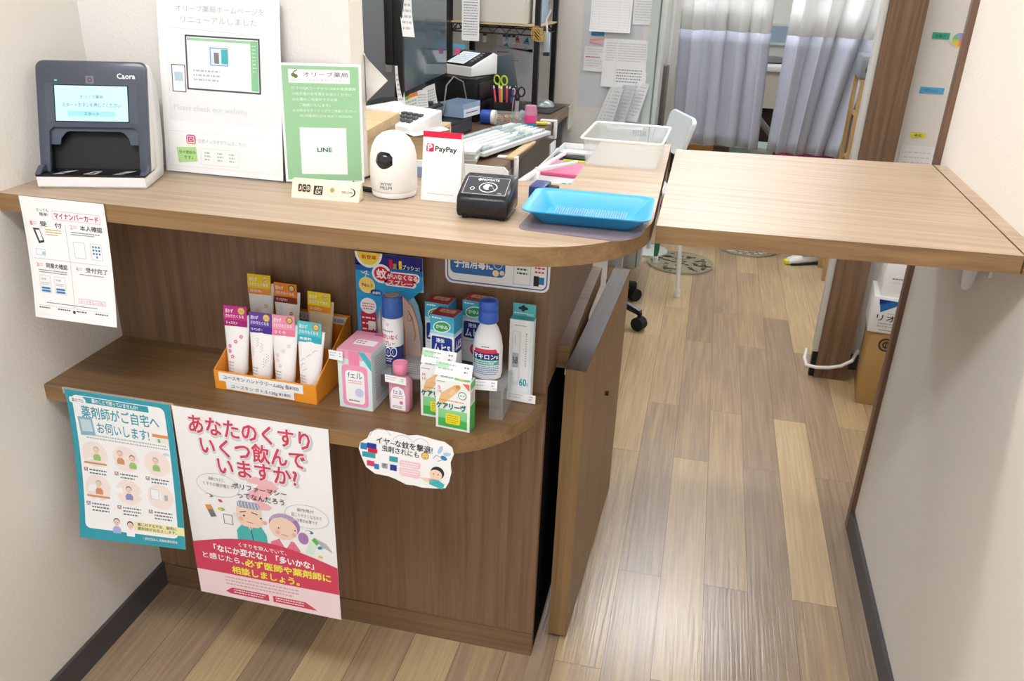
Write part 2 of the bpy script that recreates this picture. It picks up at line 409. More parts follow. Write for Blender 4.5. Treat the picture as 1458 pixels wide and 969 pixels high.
f = thing('counter_flap', 'pale wood lift-up counter flap bridging the gap to the side wall', 'counter flap', (0, 0, 0))
M().prism([(1.057, -.058), (1.5985, -.032), (1.5985, .603), (1.057, .552)], .971, 1.0, W_TOP, edge=W_EDGE).obj('flap_panel', f)
M().prism([(1.6015, -.032), (1.6275, -.031), (1.6275, .604), (1.6015, .603)], .971, 1.0, W_TOP, edge=W_EDGE).obj('fixed_strip', f)
b = M(); GB = mat('cfd0d0', .45)
Xb = Matrix(((1, 0, 0, 0), (0, 0, -1, .205), (0, 1, 0, 0), (0, 0, 0, 1)))
b.prism([(1.592, .868), (1.597, .863), (1.605, .863), (1.610, .868), (1.622, .955), (1.626, .9705), (1.585, .9705), (1.586, .94)], 0, .012, GB, bev=.002, X=Xb)
b.prism([(1.45, .9705), (1.46, .958), (1.587, .936), (1.587, .9705)], .002, .008, GB, X=Xb)
b.prism([(.16, .90), (.25, .90), (.25, .9705), (.16, .9705)], 1.6215, 1.6275, GB, X=Matrix(((0, 0, 1, 0), (1, 0, 0, 0), (0, 1, 0, 0), (0, 0, 0, 1))))
bo = b.obj('bracket', f)
M().cyl((1.602, .1935, .915), (1.602, .189, .915), .007, mat('8d8f90', .35, metal=.6)).obj('screw', bo)

# ================================================================== HUNG POSTERS
def hang(name, label, cat, x0, w, ztop, h, P=None, A=None, pm=None, y0=-.2365, curl=.03, side=0, outline=None, ny=10, nx=4, lean=0):
    """a sheet taped by its top edge, its foot curling towards the room"""
    def pt(fx, fy):
        s = fy*h
        y = y0-.0015-curl*fy**2*(1+side*(fx-.5)*2)
        return Vector((x0+fx*w+lean*fy, y, ztop-s*(1-.12*curl/h*fy)))
    fn = curled(P or pt); m = M().grid(fn, nx, ny, pm or paper()); m.art(A, fn, ny=ny, nx=nx)
    return one(m, name, label, cat, ang=60)
INK = {k: ink(v) for k, v in dict(k='3c3f46', g='7d8186', lg='b9bcc0', m='b03a7c', b='3b82b8', lb='a9cde6', p='f3c9d2', rd='d44a64', tl='3aa0b2', w='f6f7f7', y='f5ea5a', gr='7cc28e', dg='1f7a55', sk='f3d6c0', o='e59a54', hair='3a3438', gh='b9b4b8', bl='2c3f96', pk='e86a96', vi='7b4fa5', te='49b6bd', lp='f7dfe4', r='d8203f', ye='f2cf33', br='8c5a32', lgn='dff0df').items()}
K = INK
def person(A, x, y, s, hair, coat, face=None, spect=False, lv=4):
    """a small generic printed figure, bust only; x, y = centre of the face"""
    A.poly([(x-s*1.05, y+s*3.1*A.ar), (x-s*1.1, y+s*1.9*A.ar), (x-s*.5, y+s*1.15*A.ar), (x+s*.5, y+s*1.15*A.ar), (x+s*1.1, y+s*1.9*A.ar), (x+s*1.05, y+s*3.1*A.ar)], coat, lv)
    A.rect(x-s*.22, y+s*.7*A.ar, x+s*.22, y+s*1.3*A.ar, face or K['sk'], lv+1)
    A.ell(x, y-s*.12*A.ar, s*.86, hair, lv+1, ry=s*.98)
    A.ell(x, y+s*.12*A.ar, s*.76, face or K['sk'], lv+2, ry=s*.86)
    for d in (-.3, .3): A.ell(x+s*d, y+s*.1*A.ar, s*.08, K['hair'], lv+3, n=8)
    A.line([(x-s*.2, y+s*.55*A.ar), (x+s*.2, y+s*.55*A.ar)], s*.08, K['rd'], lv+3)
    if spect:
        for d in (-.3, .3): A.ring(x+s*d, y+s*.1*A.ar, s*.24, s*.06, K['g'], lv+4, n=10)

# card reader guide (mascots left out)
A = Art(.156, .208)
A.frame(.03, .03, .97, .97, .003, ink('e4e6e8'), 1)
A.tx('とっても', .19, .085, .33, .11, K['k']); A.tx('簡単!', .215, .118, .32, .145, K['k'])
A.frame(.37, .095, .93, .165, .005, ink('e6b7cf')); A.tx('マイナンバーカード', .39, .107, .91, .155, K['m'], .02)
for i, (x, y, t) in enumerate(((.06, .19, '受　付'), (.54, .19, '本人確認'), (.06, .53, '同意の確認'), (.54, .53, '受付完了'))):
    A.tx(str(i+1), x+.02, y+.005, x+.05, y+.038, ink('e08aa8')); A.dashes(x+.06, y+.01, x+.1, 2, .014, ink('e6a5bb'))
    A.tx(t, x+.14, y, x+.4, y+.042, K['k'], .01)
A.line([(.5, .2), (.5, .88)], .004, K['lg']); A.line([(.06, .5), (.94, .5)], .004, K['lg'])
A.poly([(.1, .25), (.18, .25), (.22, .36), (.15, .375)], K['k']); A.poly([(.13, .265), (.18, .262), (.205, .345), (.165, .352)], K['w'], 3)
A.dashes(.25, .25, .44, 3, .02, ink('c9b46a')); A.frame(.1, .42, .21, .47, .004, K['lb']); A.rect(.17, .44, .21, .465, K['lb'])
A.dashes(.56, .25, .9, 2, .017, K['g']); A.frame(.57, .33, .70, .46, .004, K['lg']); A.frame(.77, .33, .9, .46, .004, K['lg'])
for r in range(4):
    for q in range(3):
        if r < 3 or q == 1: A.ell(.8+q*.035, .355+r*.027, .012, K['b'], n=10)
A.dashes(.1, .59, .45, 2, .017, K['g']); A.dashes(.6, .59, .9, 1, .017, K['g'])
for x in (.1, .28):
    A.frame(x, .64, x+.13, .78, .003, K['lg']); A.tx('あいう' if 0 else '同意', x+.02, .66, x+.08, .675, K['g']); A.dashes(x+.01, .695, x+.12, 2, .014, K['lg'])
    for y in (.735, .758): A.rrect(x+.01, y, x+.12, y+.016, .01, K['b'], 3)
A.frame(.56, .80, .88, .835, .005, ink('e6a0b8')); A.tx('カードをとってね!', .58, .808, .86, .828, K['rd'])
A.dashes(.16, .86, .8, 1, .018, K['g']); A.line([(.05, .89), (.93, .89)], .003, K['lg'])
for i in range(4): A.dashes(.06+i*.23, .905, .22+i*.23, 1, .022, K['k'], seed=i)
A.ell(.49, .92, .018, K['k'], n=12)
hang('poster', 'small white card-reader instruction sheet hanging from the counter top edge', 'poster', .044, .156, 1.0, .208, A=A, curl=.018)

# blue home visit poster
A = Art(.212, .305)
A.rect(0, 0, 1, 1, K['tl'], 1); A.rrect(.055, .03, .94, .93, .05, K['w'], 2)
A.rect(.17, .035, .79, .075, K['tl'], 3); A.tx('薬のことで困っていませんか?', .25, .040, .69, .069, K['w'], .02, 4)
A.rrect(.03, .045, .19, .085, .02, K['w'], 4); A.tx('薬のプロ', .055, .052, .165, .078, K['g'], .01, 5)
A.tx('薬剤師がご自宅へ', .13, .095, .87, .175, K['tl'], .018); A.tx('お伺いします!', .26, .195, .76, .27, K['tl'], .018)
A.poly([(.08, .175), (.22, .17), (.235, .29), (.09, .30)], ink('8fb9cc'), 3); A.poly([(.10, .19), (.205, .187), (.215, .265), (.11, .272)], ink('c4dde6'), 4)
A.rect(.79, .215, .94, .235, K['o'], 3); A.rect(.81, .235, .93, .27, ink('e9efe6'), 3); A.rect(.84, .245, .86, .27, K['gr'], 4)
A.dashes(.17, .285, .93, 1, .02, K['lg'], lv=4); A.dashes(.14, .305, .95, 1, .02, K['lg'], lv=4)
sp = [(.20, .42), (.50, .42), (.80, .42), (.20, .65), (.50, .65), (.80, .65)]
for i, (x, y) in enumerate(sp):
    A.ell(x, y, .125, ink('f6e7e2'), 3)
    A.frame(x-.12, y+.10, x-.09, y+.12, .006, K['g'], 4); A.line([(x-.115, y+.107), (x-.105, y+.116), (x-.085, y+.098)], .006, K['rd'], 5)
    A.dashes(x-.07, y+.105, x+.1, 3 if i > 2 else 2, .022, ink('6a6e74'), lv=4, seed=i)
ggreen, gbr = ink('9cc97a'), ink('d59a6c')
for x, y, h_, c_ in ((.22, .39, K['lg'], ggreen), (.45, .39, K['gh'], gbr), (.565, .41, K['g'], ggreen), (.79, .40, K['gh'], ggreen), (.21, .62, K['lg'], gbr), (.50, .63, K['g'], ink('8e93c8'))):
    person(A, x, y, .033, h_, c_)
for y in (.475, .70): A.rect(.09, y, .31, y+.012, gbr, 9)
A.tx('♪', .87, .36, .90, .385, K['bl']); A.ell(.90, .345, .03, ink('cfe0ee'), 4, ry=.015)
A.poly([(.70, .60), (.79, .59), (.82, .67), (.72, .68)], K['w'], 4); A.frame(.71, .60, .79, .67, .004, K['lg'], 5); A.rect(.84, .63, .87, .67, K['lg'], 5)
A.rect(.53, .845, 1.0, .905, ink('f4efb4'), 4); A.tx('薬に対する不安、疑問に', .56, .85, .93, .872, K['k'], .005, 5); A.tx('薬剤師がお応えします。', .56, .878, .93, .90, K['k'], .005, 5)
person(A, .36, .865, .036, K['g'], ink('a9b3dd')); person(A, .49, .875, .036, K['hair'], K['w'])
A.tx('一般社団法人 兵庫県薬剤師会', .60, .945, .93, .965, K['w'], .005, 4)
hang('poster', 'blue-bordered poster about home visits taped to the lower shelf edge near the wall', 'poster', .045, .212, .642, .305, A=A, curl=.028, y0=-.2268, side=-.35)
M0 = M().grid(quadfn((.04, -.2272, .646), (.265, -.2272, .646), (.04, -.2272, .632), (.265, -.2272, .632), .0012), 4, 1, mat('f6f6f2', .25, alpha=.18), th=.0001)
one(M0, 'tape', 'clear sticky tape strip holding the blue-bordered poster to the shelf edge', 'tape')

# large pink poster
A = Art(.295, .418)
for i, (t, x0, x1, y0, y1, sk) in enumerate((('あなたのくすり', .10, .88, .03, .115, .0), ('いくつ飲んで', .16, .84, .125, .215, .0), ('いますか?', .26, .78, .22, .305, .0))):
    A.tx(t, x0-.004, y0+.004, x1+.012, y1+.008, ink('d3d6da'), .075, 2); A.tx(t, x0, y0, x1, y1, K['w'], .06, 3); A.tx(t, x0, y0, x1, y1, K['rd'], .024, 5)
A.tx('?', .46, .30, .62, .455, ink('f2bcc2'), .04, 2)
A.tx('ポリファーマシー', .34, .34, .70, .37, K['k'], .01, 8); A.tx('ってなんだろう', .37, .385, .68, .415, K['k'], .01, 8)
for cx, cy, l1, l2, l3 in ((.24, .37, '高齢になると、', 'くすりの数が増えて', ''), (.82, .455, '副作用が', '起こりやすくなるので', '注意が必要です')):
    A.ring(cx, cy, .145, .003, K['lg'], 3, ry=.085, n=30)
    A.tx(l1, cx-.06, cy-.04, cx+.05, cy-.022, K['g']); A.tx(l2, cx-.10, cy-.012, cx+.1, cy+.008, K['g'])
    if l3: A.tx(l3, cx-.07, cy+.016, cx+.07, cy+.034, K['g'])
# old couple, generic
A.poly([(.33, 0.685), (.33, 0.595), (.38, 0.55), (.50, 0.55), (.535, 0.595), (.54, 0.685)], ink('53b9b9'), 3)
A.line([(.43, 0.56), (.44, 0.645)], .005, K['k'], 5); A.poly([(.40, 0.55), (.43, 0.585), (.46, 0.55)], K['sk'], 4)
A.rrect(.345, .445, .515, .565, .05, K['sk'], 5); A.rrect(.355, .43, .51, .465, .02, ink('9aa0bd'), 6)
for q in range(7): A.line([(.365+q*.022, .433), (.37+q*.022, .462)], .004, K['w'], 7)
A.line([(.37, 0.49), (.41, 0.483)], .006, K['hair'], 7); A.line([(.45, 0.483), (.49, 0.49)], .006, K['hair'], 7)
for x in (.395, 0.51): A.ell(x, .507, .007, K['hair'], 7, n=8)
A.line([(.41, 0.538), (.45, 0.542)], .004, K['rd'], 7); A.ring(.335, .51, .012, .004, K['sk'], 6)
for x in (.372, 0.533): A.ell(x, .527, .016, ink('f2b0a8'), 6, n=10)
A.poly([(.555, 0.705), (.56, 0.625), (.62, 0.6), (.72, 0.605), (.755, 0.645), (.76, 0.705)], ink('e77c94'), 3); A.poly([(.62, 0.6), (.66, 0.655), (.70, 0.603)], K['w'], 4)
A.ell(.665, .52, .105, ink('a982b8'), 4, ry=.085); A.ell(.785, .575, .035, ink('a982b8'), 4, ry=.045); A.ell(.655, .54, .095, K['sk'], 5, ry=.082)
for x in (.625, 0.735): A.ell(x, .54, .006, K['hair'], 7, n=8); A.ell(x-.01, .565, .014, ink('f2b0a8'), 6, n=10)
A.line([(.64, 0.573), (.68, 0.577)], .004, K['rd'], 7)
for q in range(4): A.ring(.665, .52, .10-.008*q, .002, K['w'], 5, ry=.08-.008*q, a0=200, a1=320)
for x, y, r, a, b in ((.17, .43, 10, 'w', 'g'), (.25, .45, 30, 'rd', 'w'), (.24, .495, 0, 'ye', 'gr'), (.83, .535, 10, 'w', 'b'), (.90, .61, -30, 'b', 'lb'), (.90, .66, 10, 'ye', 'w')):
    A.ell(x, y, .026, K[b], 3, ry=.012, rot=r); A.ell(x-.008, y, .016, K[a], 4, ry=.010, rot=r)
A.poly([(.13, .485), (.17, .48), (.2, .54), (.16, .548)], K['g'], 3); A.poly([(.13, .485), (.17, .48), (.18, .505), (.14, .51)], K['o'], 4)
A.frame(.25, .52, .31, .57, .005, K['g'], 3)
A.poly([(.82, .595), (.86, .56), (.89, .585), (.84, .655), (.79, .65)], K['lgn'], 3); A.poly([(.84, .575), (.86, .56), (.89, .585), (.87, .60)], ink('5fbf5a'), 4)
A.poly([(.86, .56), (.94, .585), (.98, .63), (.90, .60)], K['lg'], 3)
band = [(k/14, .705-.07*math.sin(PI*k/14)) for k in range(15)]+[(1, .855), (0, .86)]
A.poly(band, K['rd'], 6); A.poly([(0, .858), (1, .853), (1, 1), (0, 1)], K['lp'], 5)
A.tx('くすりを飲んでいて、', .33, .662, .66, .686, K['w'], .01, 8)
A.tx('「なにか変だな」「多いかな」', .15, .697, .84, .737, K['w'], .035, 8)
A.tx('と感じたら、', .06, .752, .35, .786, K['w'], .02, 8); A.tx('必ず医師や薬剤師に', .36, .750, .95, .792, K['y'], .035, 8)
A.tx('相談しましょう。', .26, .806, .73, .848, K['y'], .035, 8)
A.dashes(.2, .875, .72, 3, .019, ink('d8b0b6'), lv=7)
A.poly([(.19, .965), (.24, .938), (.50, .938), (.50, .975), (.22, .975)], K['rd'], 7); A.poly([(.53, .938), (.76, .938), (.84, .975), (.53, .975)], K['rd'], 7)
A.dashes(.25, .945, .48, 2, .014, K['w'], lv=8); A.dashes(.55, .945, .75, 2, .014, K['w'], lv=8)
hang('poster', 'large white and pink poster of an elderly couple taped to the lower shelf edge', 'poster', .261, .295, .642, .418, A=A, curl=-.004, y0=-.2275, side=-.3)

# cloud-shaped sign on the shelf edge
A = Art(.166, .1)
out = [(.0, .47), (.015, .34), (.09, .24), (.12, .12), (.2, .04), (.33, .03), (.45, .04), (.52, .06), (.62, .02), (.72, .03), (.80, .05), (.90, .06), (.98, .14), (1, .26), (.97, .42), (.985, .6), (.965, .80), (.93, .93), (.83, .97), (.68, 1.0), (.60, .985), (.52, 1.0), (.40, .93), (.32, .90), (.18, .90), (.08, .80), (.03, .62)]
A.tx('イヤ~な蚊を撃退!', .19, .17, .78, .30, K['k'], .015, skew=.02); A.tx('虫刺されにも', .25, .31, .64, .43, K['k'], .015, skew=.02)
A.ring(.705, .38, .035, .01, K['o']); A.ell(.705, .38, .033, ink('f8d27c'), 2)
for x in (.693, .717): A.ell(x, .37, .004, K['k'], 4, n=8)
A.ring(.705, .39, .012, .004, K['k'], 4, a0=20, a1=160, n=8)
for x0, y0, x1, y1, c_ in ((.02, .34, .09, .46, 'b'), (.09, .32, .19, .42, 'bl'), (.10, .42, .20, .50, 'r'), (.04, .50, .18, .6, 'tl'), (.09, .66, .17, .76, 'rd'), (.17, .70, .22, .80, 'b'), (.24, .52, .31, .80, 'w'), (.25, .66, .31, .76, 'bl'), (.33, .5, .42, .6, 'tl'), (.34, .66, .41, .77, 'bl')):
    A.rect(x0, y0, x1, y1, K[c_], 3)
A.rrect(.44, .54, .66, .66, .02, K['p']); A.rrect(.44, .68, .66, .84, .02, K['p']); A.dashes(.46, .57, .64, 2, .045, K['w']); A.dashes(.46, .71, .64, 2, .045, K['w'])
A.ring(.24, .28, .13, .005, K['lg'], 1, ry=.16, a0=200, a1=320); A.ring(.47, .24, .11, .005, K['lg'], 1, ry=.10, a0=200, a1=335); A.ring(.66, .24, .09, .005, K['lg'], 1, ry=.10, a0=205, a1=335)
A.ell(.84, .66, .072, K['hair'], 3); A.ell(.825, .70, .066, K['sk'], 4, ry=.058)
for x in (.80, .85): A.ell(x, .69, .007, K['k'], 5, n=8)
A.poly([(.76, .80), (.86, .80), (.92, .86), (.90, .96), (.76, .90)], K['te'], 5); A.poly([(.66, .80), (.78, .78), (.80, .84), (.72, .86)], K['sk'], 5)
A.ell(.90, .36, .035, K['b'], 3, ry=.025, rot=20); A.ell(.86, .22, .02, K['lb'], 2, ry=.05, rot=20); A.ell(.93, .28, .04, K['lb'], 2, ry=.02, rot=-10)
A.line([(.88, .36), (.82, .33), (.79, .40)], .005, K['b']); A.line([(.89, .39), (.84, .44)], .005, K['b'])
m = M(); X = Matrix(((1, 0, 0, 0), (0, 0, 1, 0), (0, -1, 0, 0), (0, 0, 0, 1)))
m.prism([(x*.166, y*.1) for x, y in out], 0, .0006, paper(), X=X)
m.art(A, lambda x, y, l=0: Vector((x*.166, -.0001-l, -y*.1)))
o = one(m, 'cloud_sign', 'cloud-shaped white card with a boy and a mosquito on the shelf edge', 'sign', (.612, -.2285, .662)); o.rotation_euler = (math.radians(-3), math.radians(1.5), 0)

# notice about hand disinfection under the counter top
A = Art(.19, .07)
A.rrect(.0, .0, 1, 1, .07, K['w'], 0); A.rrect(.02, .04, .98, .95, .06, ink('4d63a8'), 1); A.rrect(.03, .07, .97, .92, .055, K['w'], 2)
A.rrect(.05, .02, .58, .74, .05, ink('3f72b5'), 3); A.tx('手指消毒に', .09, .30, .46, .58, K['w'], .03, 5)
A.ring(.51, .42, .04, .006, K['w'], 5); A.ell(.49, .64, .03, ink('fbe9b0'), 5); A.ell(.55, .62, .022, ink('f7d9c8'), 5)
A.frame(.66, .2, .82, .85, .005, K['lb'], 4); A.dashes(.69, .35, .79, 3, .1, K['dg'], lv=4); A.ell(.79, .25, .02, K['gr'], 5)
A.tx('ウイルス', .85, .22, .94, .32, K['rd'], 0, 4); A.dashes(.86, .38, .95, 2, .1, K['rd'], lv=4); A.rect(.85, .60, .90, .85, K['hair'], 4); A.rect(.90, .62, .95, .80, K['b'], 4)
m = M(); fn = flat(.19, .075, (.692, -.001, .842)); q = Art(.19, .075)
pts = [(.692+.19*x, .842+.075*(1-y)) for x, y in Art(.19, .075).rrect(0, 0, 1, 1, .09, None).items[0][0]]
m.prism(pts, 0, .0008, paper(), X=Matrix(((1, 0, 0, 0), (0, 0, -1, 0), (0, 1, 0, 0), (0, 0, 0, 1)))); m.art(A, lambda x, y, l=0: fn(x, y, l+.0004) )
one(m, 'notice_card', 'blue and white hand disinfection notice stuck on the counter front, half hidden', 'notice')

# ================================================================== ON THE COUNTER TOP
Z1 = 1.0
# face and card reader
k = thing('card_reader_kiosk', 'white and dark face-scan card reader with lit blue screen beside the left wall', 'card reader', (.041, -.193, Z1), math.radians(18))
DK = mat('434a58', .32, coat=.3, name='dark_blue_shell'); DK2 = mat('4e5666', .35); WS = mat('f0f1f1', .35, coat=.2)
def side(pts, x0, x1, m, mm, bev=.003, B=None):
    """profile in local (y, z) swept along x"""
    X = Matrix(((0, 0, 1, 0), (1, 0, 0, 0), (0, 1, 0, 0), (0, 0, 0, 1)))
    return (B or mm).prism(pts, x0, x1, m, bev=bev, X=X)
fz_ = lambda z: .025+.33*(z-.02)
def faced(pts, y0, y1, m, mm, bev=.002):
    """outline in local (x, z), thickness in y, leaning back with the face"""
    X = Matrix(((1, 0, 0, 0), (0, -.33 if 0 else 0, 0, 0), (0, 1, 0, 0), (0, 0, 0, 1)))
    X = Matrix(((1, 0, 0, 0), (0, .33, 1, .025-.33*.02), (0, 1, 0, 0), (0, 0, 0, 1)))
    return mm.prism(pts, y0, y1, m, bev=bev, X=X)
m = M()
side([(0, .004), (.004, 0), (.104, 0), (.124, .06), (.133, .13), (.128, .162), (.108, .186), (.100, .190), (.092, .184), (.070, .022), (0, .0195)], .001, .177, WS, m, .004)
for x0, x1 in ((.001, .015), (.163, .177)): side([(.033, .021), (.090, .186), (.098, .186), (.072, .021)], x0, x1, WS, m, .001)
side([(.050, .095), (.084, .188), (.102, .190), (.085, .095)], .010, .168, WS, m, .001)
m.obj('shell', k)
U = [(0, .021)]+[(.012-.012*math.cos(t), .183+.012*math.sin(t)) for t in (0, .4, .8, 1.2, 1.57)]+[(.166+.012*math.sin(t), .183+.012*math.cos(t)) for t in (0, .4, .8, 1.2, 1.57)]+[(.178, .021), (.162, .021), (.160, .086), (.154, .092), (.024, .092), (.018, .086), (.016, .021)]
m = M(); faced(U, 0, .010, DK, m, .0018); m.obj('front_frame', k)
V = [(.016, .064), (.016, .093), (.162, .093), (.162, .064), (.146, .064), (.144, .074), (.136, .083), (.130, .085), (.048, .085), (.042, .083), (.034, .074), (.032, .064)]
m = M(); faced(V, .006, .010, DK2, m, .001); faced([(.015, .021), (.015, .092), (.163, .092), (.163, .021)], .022, .024, DBLACK, m, 0)
for x in (.014, .162): faced([(x, .021), (x, .092), (x+.002, .092), (x+.002, .021)], .008, .024, DBLACK, m, 0)
m.obj('recess', k)
T = M().box(.001, .177, .001, .056, .0199, .0235, mat('131316', .25), bev=.001)
for x in (.0, .168): side([(.0, .0235), (.026, .0235), (.028, .034), (.020, .034)], x, x+.010, DK, T, .0015)
A = Art(.166, .05)
for x in (.22, .5, .80):
    if x == .5: A.poly([(x-.08, .95), (x+.04, .95), (x+.07, .45), (x-.01, .50)], K['lg'], 1); A.poly([(x-.03, .87), (x+.02, .87), (x+.035, .62), (x, .62)], K['k'], 2)
    else: A.poly([(x-.09, .98), (x+.0, .90), (x+.10, .35), (x-.0, .45)], K['lg'], 1); A.tx('CARD', x-.05, .62, x+.03, .80, K['k'], .02, 2)
T.art(A, lambda x, y, l=0: Vector((.006+.166*x, .002+.045*(1-y), .0236+l))); T.obj('card_tray', k)
def kf(x0, z0, w, h, off=.0005): return lambda x, y, l=0: Vector((x0+w*x, fz_(z0+h*(1-y))-off-l, z0+h*(1-y)))
S = Art(.118, .056); SK = mat('9fc9da', .3, emit=.42); S.rect(-.01, -.02, 1.01, 1.02, mat('10151c', .2), 0); S.rect(.005, .01, .995, .99, SK, 1)
st = mat('1f4258', .5)
S.tx('オリーブ薬局', .34, .26, .66, .36, st); S.tx('スタートボタンを押してください', .10, .48, .90, .60, st)
S.rect(.17, .71, .82, .86, mat('7fb6cc', .4, emit=.35), 2); S.tx('スタート', .39, .74, .60, .83, st)
Q = Art(1, 1); Q.rect(0, 0, 1, 1, mat('4a5261', .3), 0)
M().art(Q, kf(.014, .100, .148, .061, .0002)).art(S, kf(.029, .102, .118, .056)).obj('screen', k)
S = Art(.176, .1); S.tx('Caora', .745, .155, .91, .235, K['w'], .02); M().art(S, kf(0, .093, .176, .1)).obj('logo', k)
S = Art(.176, .1); S.rect(.455, .20, .530, .32, mat('7a7478', .3), 1); S.ring(.4925, .26, .016, .007, mat('2a2a2a', .3), 2); M().art(S, kf(0, .093, .176, .1)).obj('camera_window', k)
S = Art(.176, .1); S.rect(.17, .27, .195, .285, mat('4fd08a', .4, emit=.6), 1); M().art(S, kf(0, .093, .176, .1)).obj('status_light', k)

# posters in stands
def stand_sheet(name, label, cat, p, rz, w, h, A, tilt=6, th=.002, pm=None, foot=None):
    t = thing(name, label, cat, (p[0], p[1], Z1), math.radians(rz), None)
    s_, c_ = math.sin(math.radians(tilt)), math.cos(math.radians(tilt))
    P = curled(lambda x, y: Vector((w*x, .004+(1-y)*h*s_, .003+(1-y)*h*c_)))
    M().grid(P, 1, 1, pm or paper(), th=.0008).art(A, P).obj('sheet', t)
    Q = lambda x, y, l=0: P(x, y, l-.0012)
    acr = mat('f2f8f8', .08, alpha=.15, coat=.5)
    m = M().grid(Q, 1, 1, acr, th=.002); m.box(0, w, -.004, .03, 0, .0022, acr); m.obj('acrylic_stand', t)
    return t
A = Art(.23, .33); A.rect(.06, .335, .98, .70, ink('ebecee'), 0)
gl = ink('b9b9bb'); A.tx('オリーブ薬局ホームページを', .16, .05, .88, .085, gl); A.tx('リニューアルしました', .20, .11, .82, .145, gl); A.line([(.1, .175), (.9, .195)], .002, K['lg'])
A.frame(.23, .215, .83, .51, .013, ink('50545c'), 3); A.rect(.23, .215, .83, .51, K['w'], 1); A.rect(.24, .225, .82, .24, ink('9fcfa6'), 2); A.rect(.76, .225, .82, .50, ink('8cc69a'), 3); A.dashes(.775, .25, .805, 8, .02, K['w'], h=.003, lv=4)
A.rect(.41, .26, .59, .37, ink('dce5ec'), 2); A.frame(.43, .275, .57, .37, .005, K['b'], 3); A.rect(.52, .28, .57, .36, K['te'], 3); A.rect(.46, .30, .5, .36, K['g'], 3); A.dashes(.28, .40, .5, 3, .025, K['lg'])
A.frame(.10, .38, .21, .53, .007, ink('5e6168'), 3); A.rect(.10, .38, .21, .53, K['w'], 1); A.rect(.12, .42, .19, .47, ink('b9cfdb'), 3)
A.tx('Please check our website', .10, .605, .72, .635, ink('d3d4d6'), 0)
A.frame(.03, .76, .97, .965, .003, ink('dfe0e1'), 1)
A.rrect(.19, .775, .27, .83, .02, ink('c2479a'), 2); A.rrect(.19, .805, .27, .83, .015, ink('f0914e'), 3); A.rrect(.205, .785, .255, .82, .012, ink('d85a78'), 4); A.frame(.203, .784, .257, .821, .006, K['w'], 5); A.ring(.23, .803, .013, .006, K['w'], 5)
A.tx('公式インスタグラムはこちら!', .29, .795, .70, .82, K['lg'])
A.poly([(.10, .855), (.27, .845), (.28, .93), (.115, .945)], ink('b5df92'), 2); A.tx('日々更新中', .125, .87, .265, .89, K['k']); A.tx('です♪', .16, .90, .24, .922, K['k'])
A.frame(.31, .85, .63, .945, .003, ink('cfe0d6'), 2)
for x in (.34, .45, .55): A.dashes(x, .87, x+.05, 3, .02, ink('a8c8b8'))
stand_sheet('framed_notice', 'tall white pharmacy homepage notice standing against the partition wall', 'notice', (.168, -.022), 0, .230, .298, A, tilt=7)
A = Art(.135, .207); G = ink('9ccb9f'); A.rect(.03, .02, .97, .98, G, 1)
A.rect(.11, .05, .86, .16, K['w'], 2); A.tx('オリーブ薬局', .29, .068, .84, .108, ink('55584f'), 0, 4); A.ell(.17, .095, .025, ink('6f8a4a'), 4); A.ell(.20, .105, .025, ink('5e7c3e'), 4); A.line([(.17, .075), (.22, .055)], .01, ink('44583a'), 4)
A.tx('LINEからでも処方箋受付できます♪', .13, .125, .83, .147, K['lg'], 0, 4)
for i, t in enumerate(('①下のQRコードからLINEお友達登録', '②処方箋のお写真をお送りください', '③お薬のご用意ができ次第', '　ご連絡いたします♪', '④お好きなタイミングでご来局ください♪', '(処方箋発行日を含めて4日以内)')):
    A.tx(t, .14+(.08 if t[0] in '　(' else 0), .19+i*.046, min(.93, .17+len(t)*.044), .215+i*.046, ink('e6f2e4'), .01, 3)
A.rect(.21, .53, .79, .93, K['w'], 2); A.tx('LINE', .42, .70, .60, .735, K['dg'], .03, 4)
stand_sheet('line_notice', 'green and white pharmacy notice sheet in an upright stand, right of the homepage notice', 'notice', (.405, -.022), 17, .137, .200, A, tilt=4)
CR = mat('efe3cf', .5)
t = thing('card_brand_stand', 'low cream tent card with payment card logos at the foot of the green notice', 'tent card', (.453, -.100, Z1), math.radians(3))
m = M(); side([(0, 0), (.026, 0), (.020, .029), (.012, .029)], 0, .119, CR, m, .0015)
A = Art(.119, .027)
for i, c_ in enumerate(('4a3f38', '4a3f38', '4a3f38')): A.rrect(.10+i*.062, .22, .155+i*.062, .66, .02, ink(c_), 1)
for i, c_ in enumerate('JCB'): A.tx(c_, .112+i*.062, .33, .143+i*.062, .55, CR, .01, 2)
A.rect(.33, .26, .46, .76, ink('3d3833'), 1); A.tx('AM', .36, .32, .44, .48, CR, .02, 2); A.tx('EX', .36, .54, .44, .70, CR, .02, 2)
A.frame(.53, .26, .68, .62, .004, ink('d8c9ac'), 1); A.ell(.60, .44, .03, ink('b59a66'), 2); A.tx('Diners Club', .53, .70, .68, .78, ink('c6b48e'), 0, 2)
A.ell(.87, .50, .07, ink('3d3833'), 1, ry=.055); A.ell(.855, .50, .065, CR, 2, ry=.052); A.tx('DISCOVER', .74, .45, .90, .57, ink('6a5a48'), .01, 3)
sq = .012/.029
m.art(A, lambda x, y, l=0: Vector((.119*x, sq*(1-y)*.027-l-.0002, .001+(1-y)*.027))); m.obj('card', t)

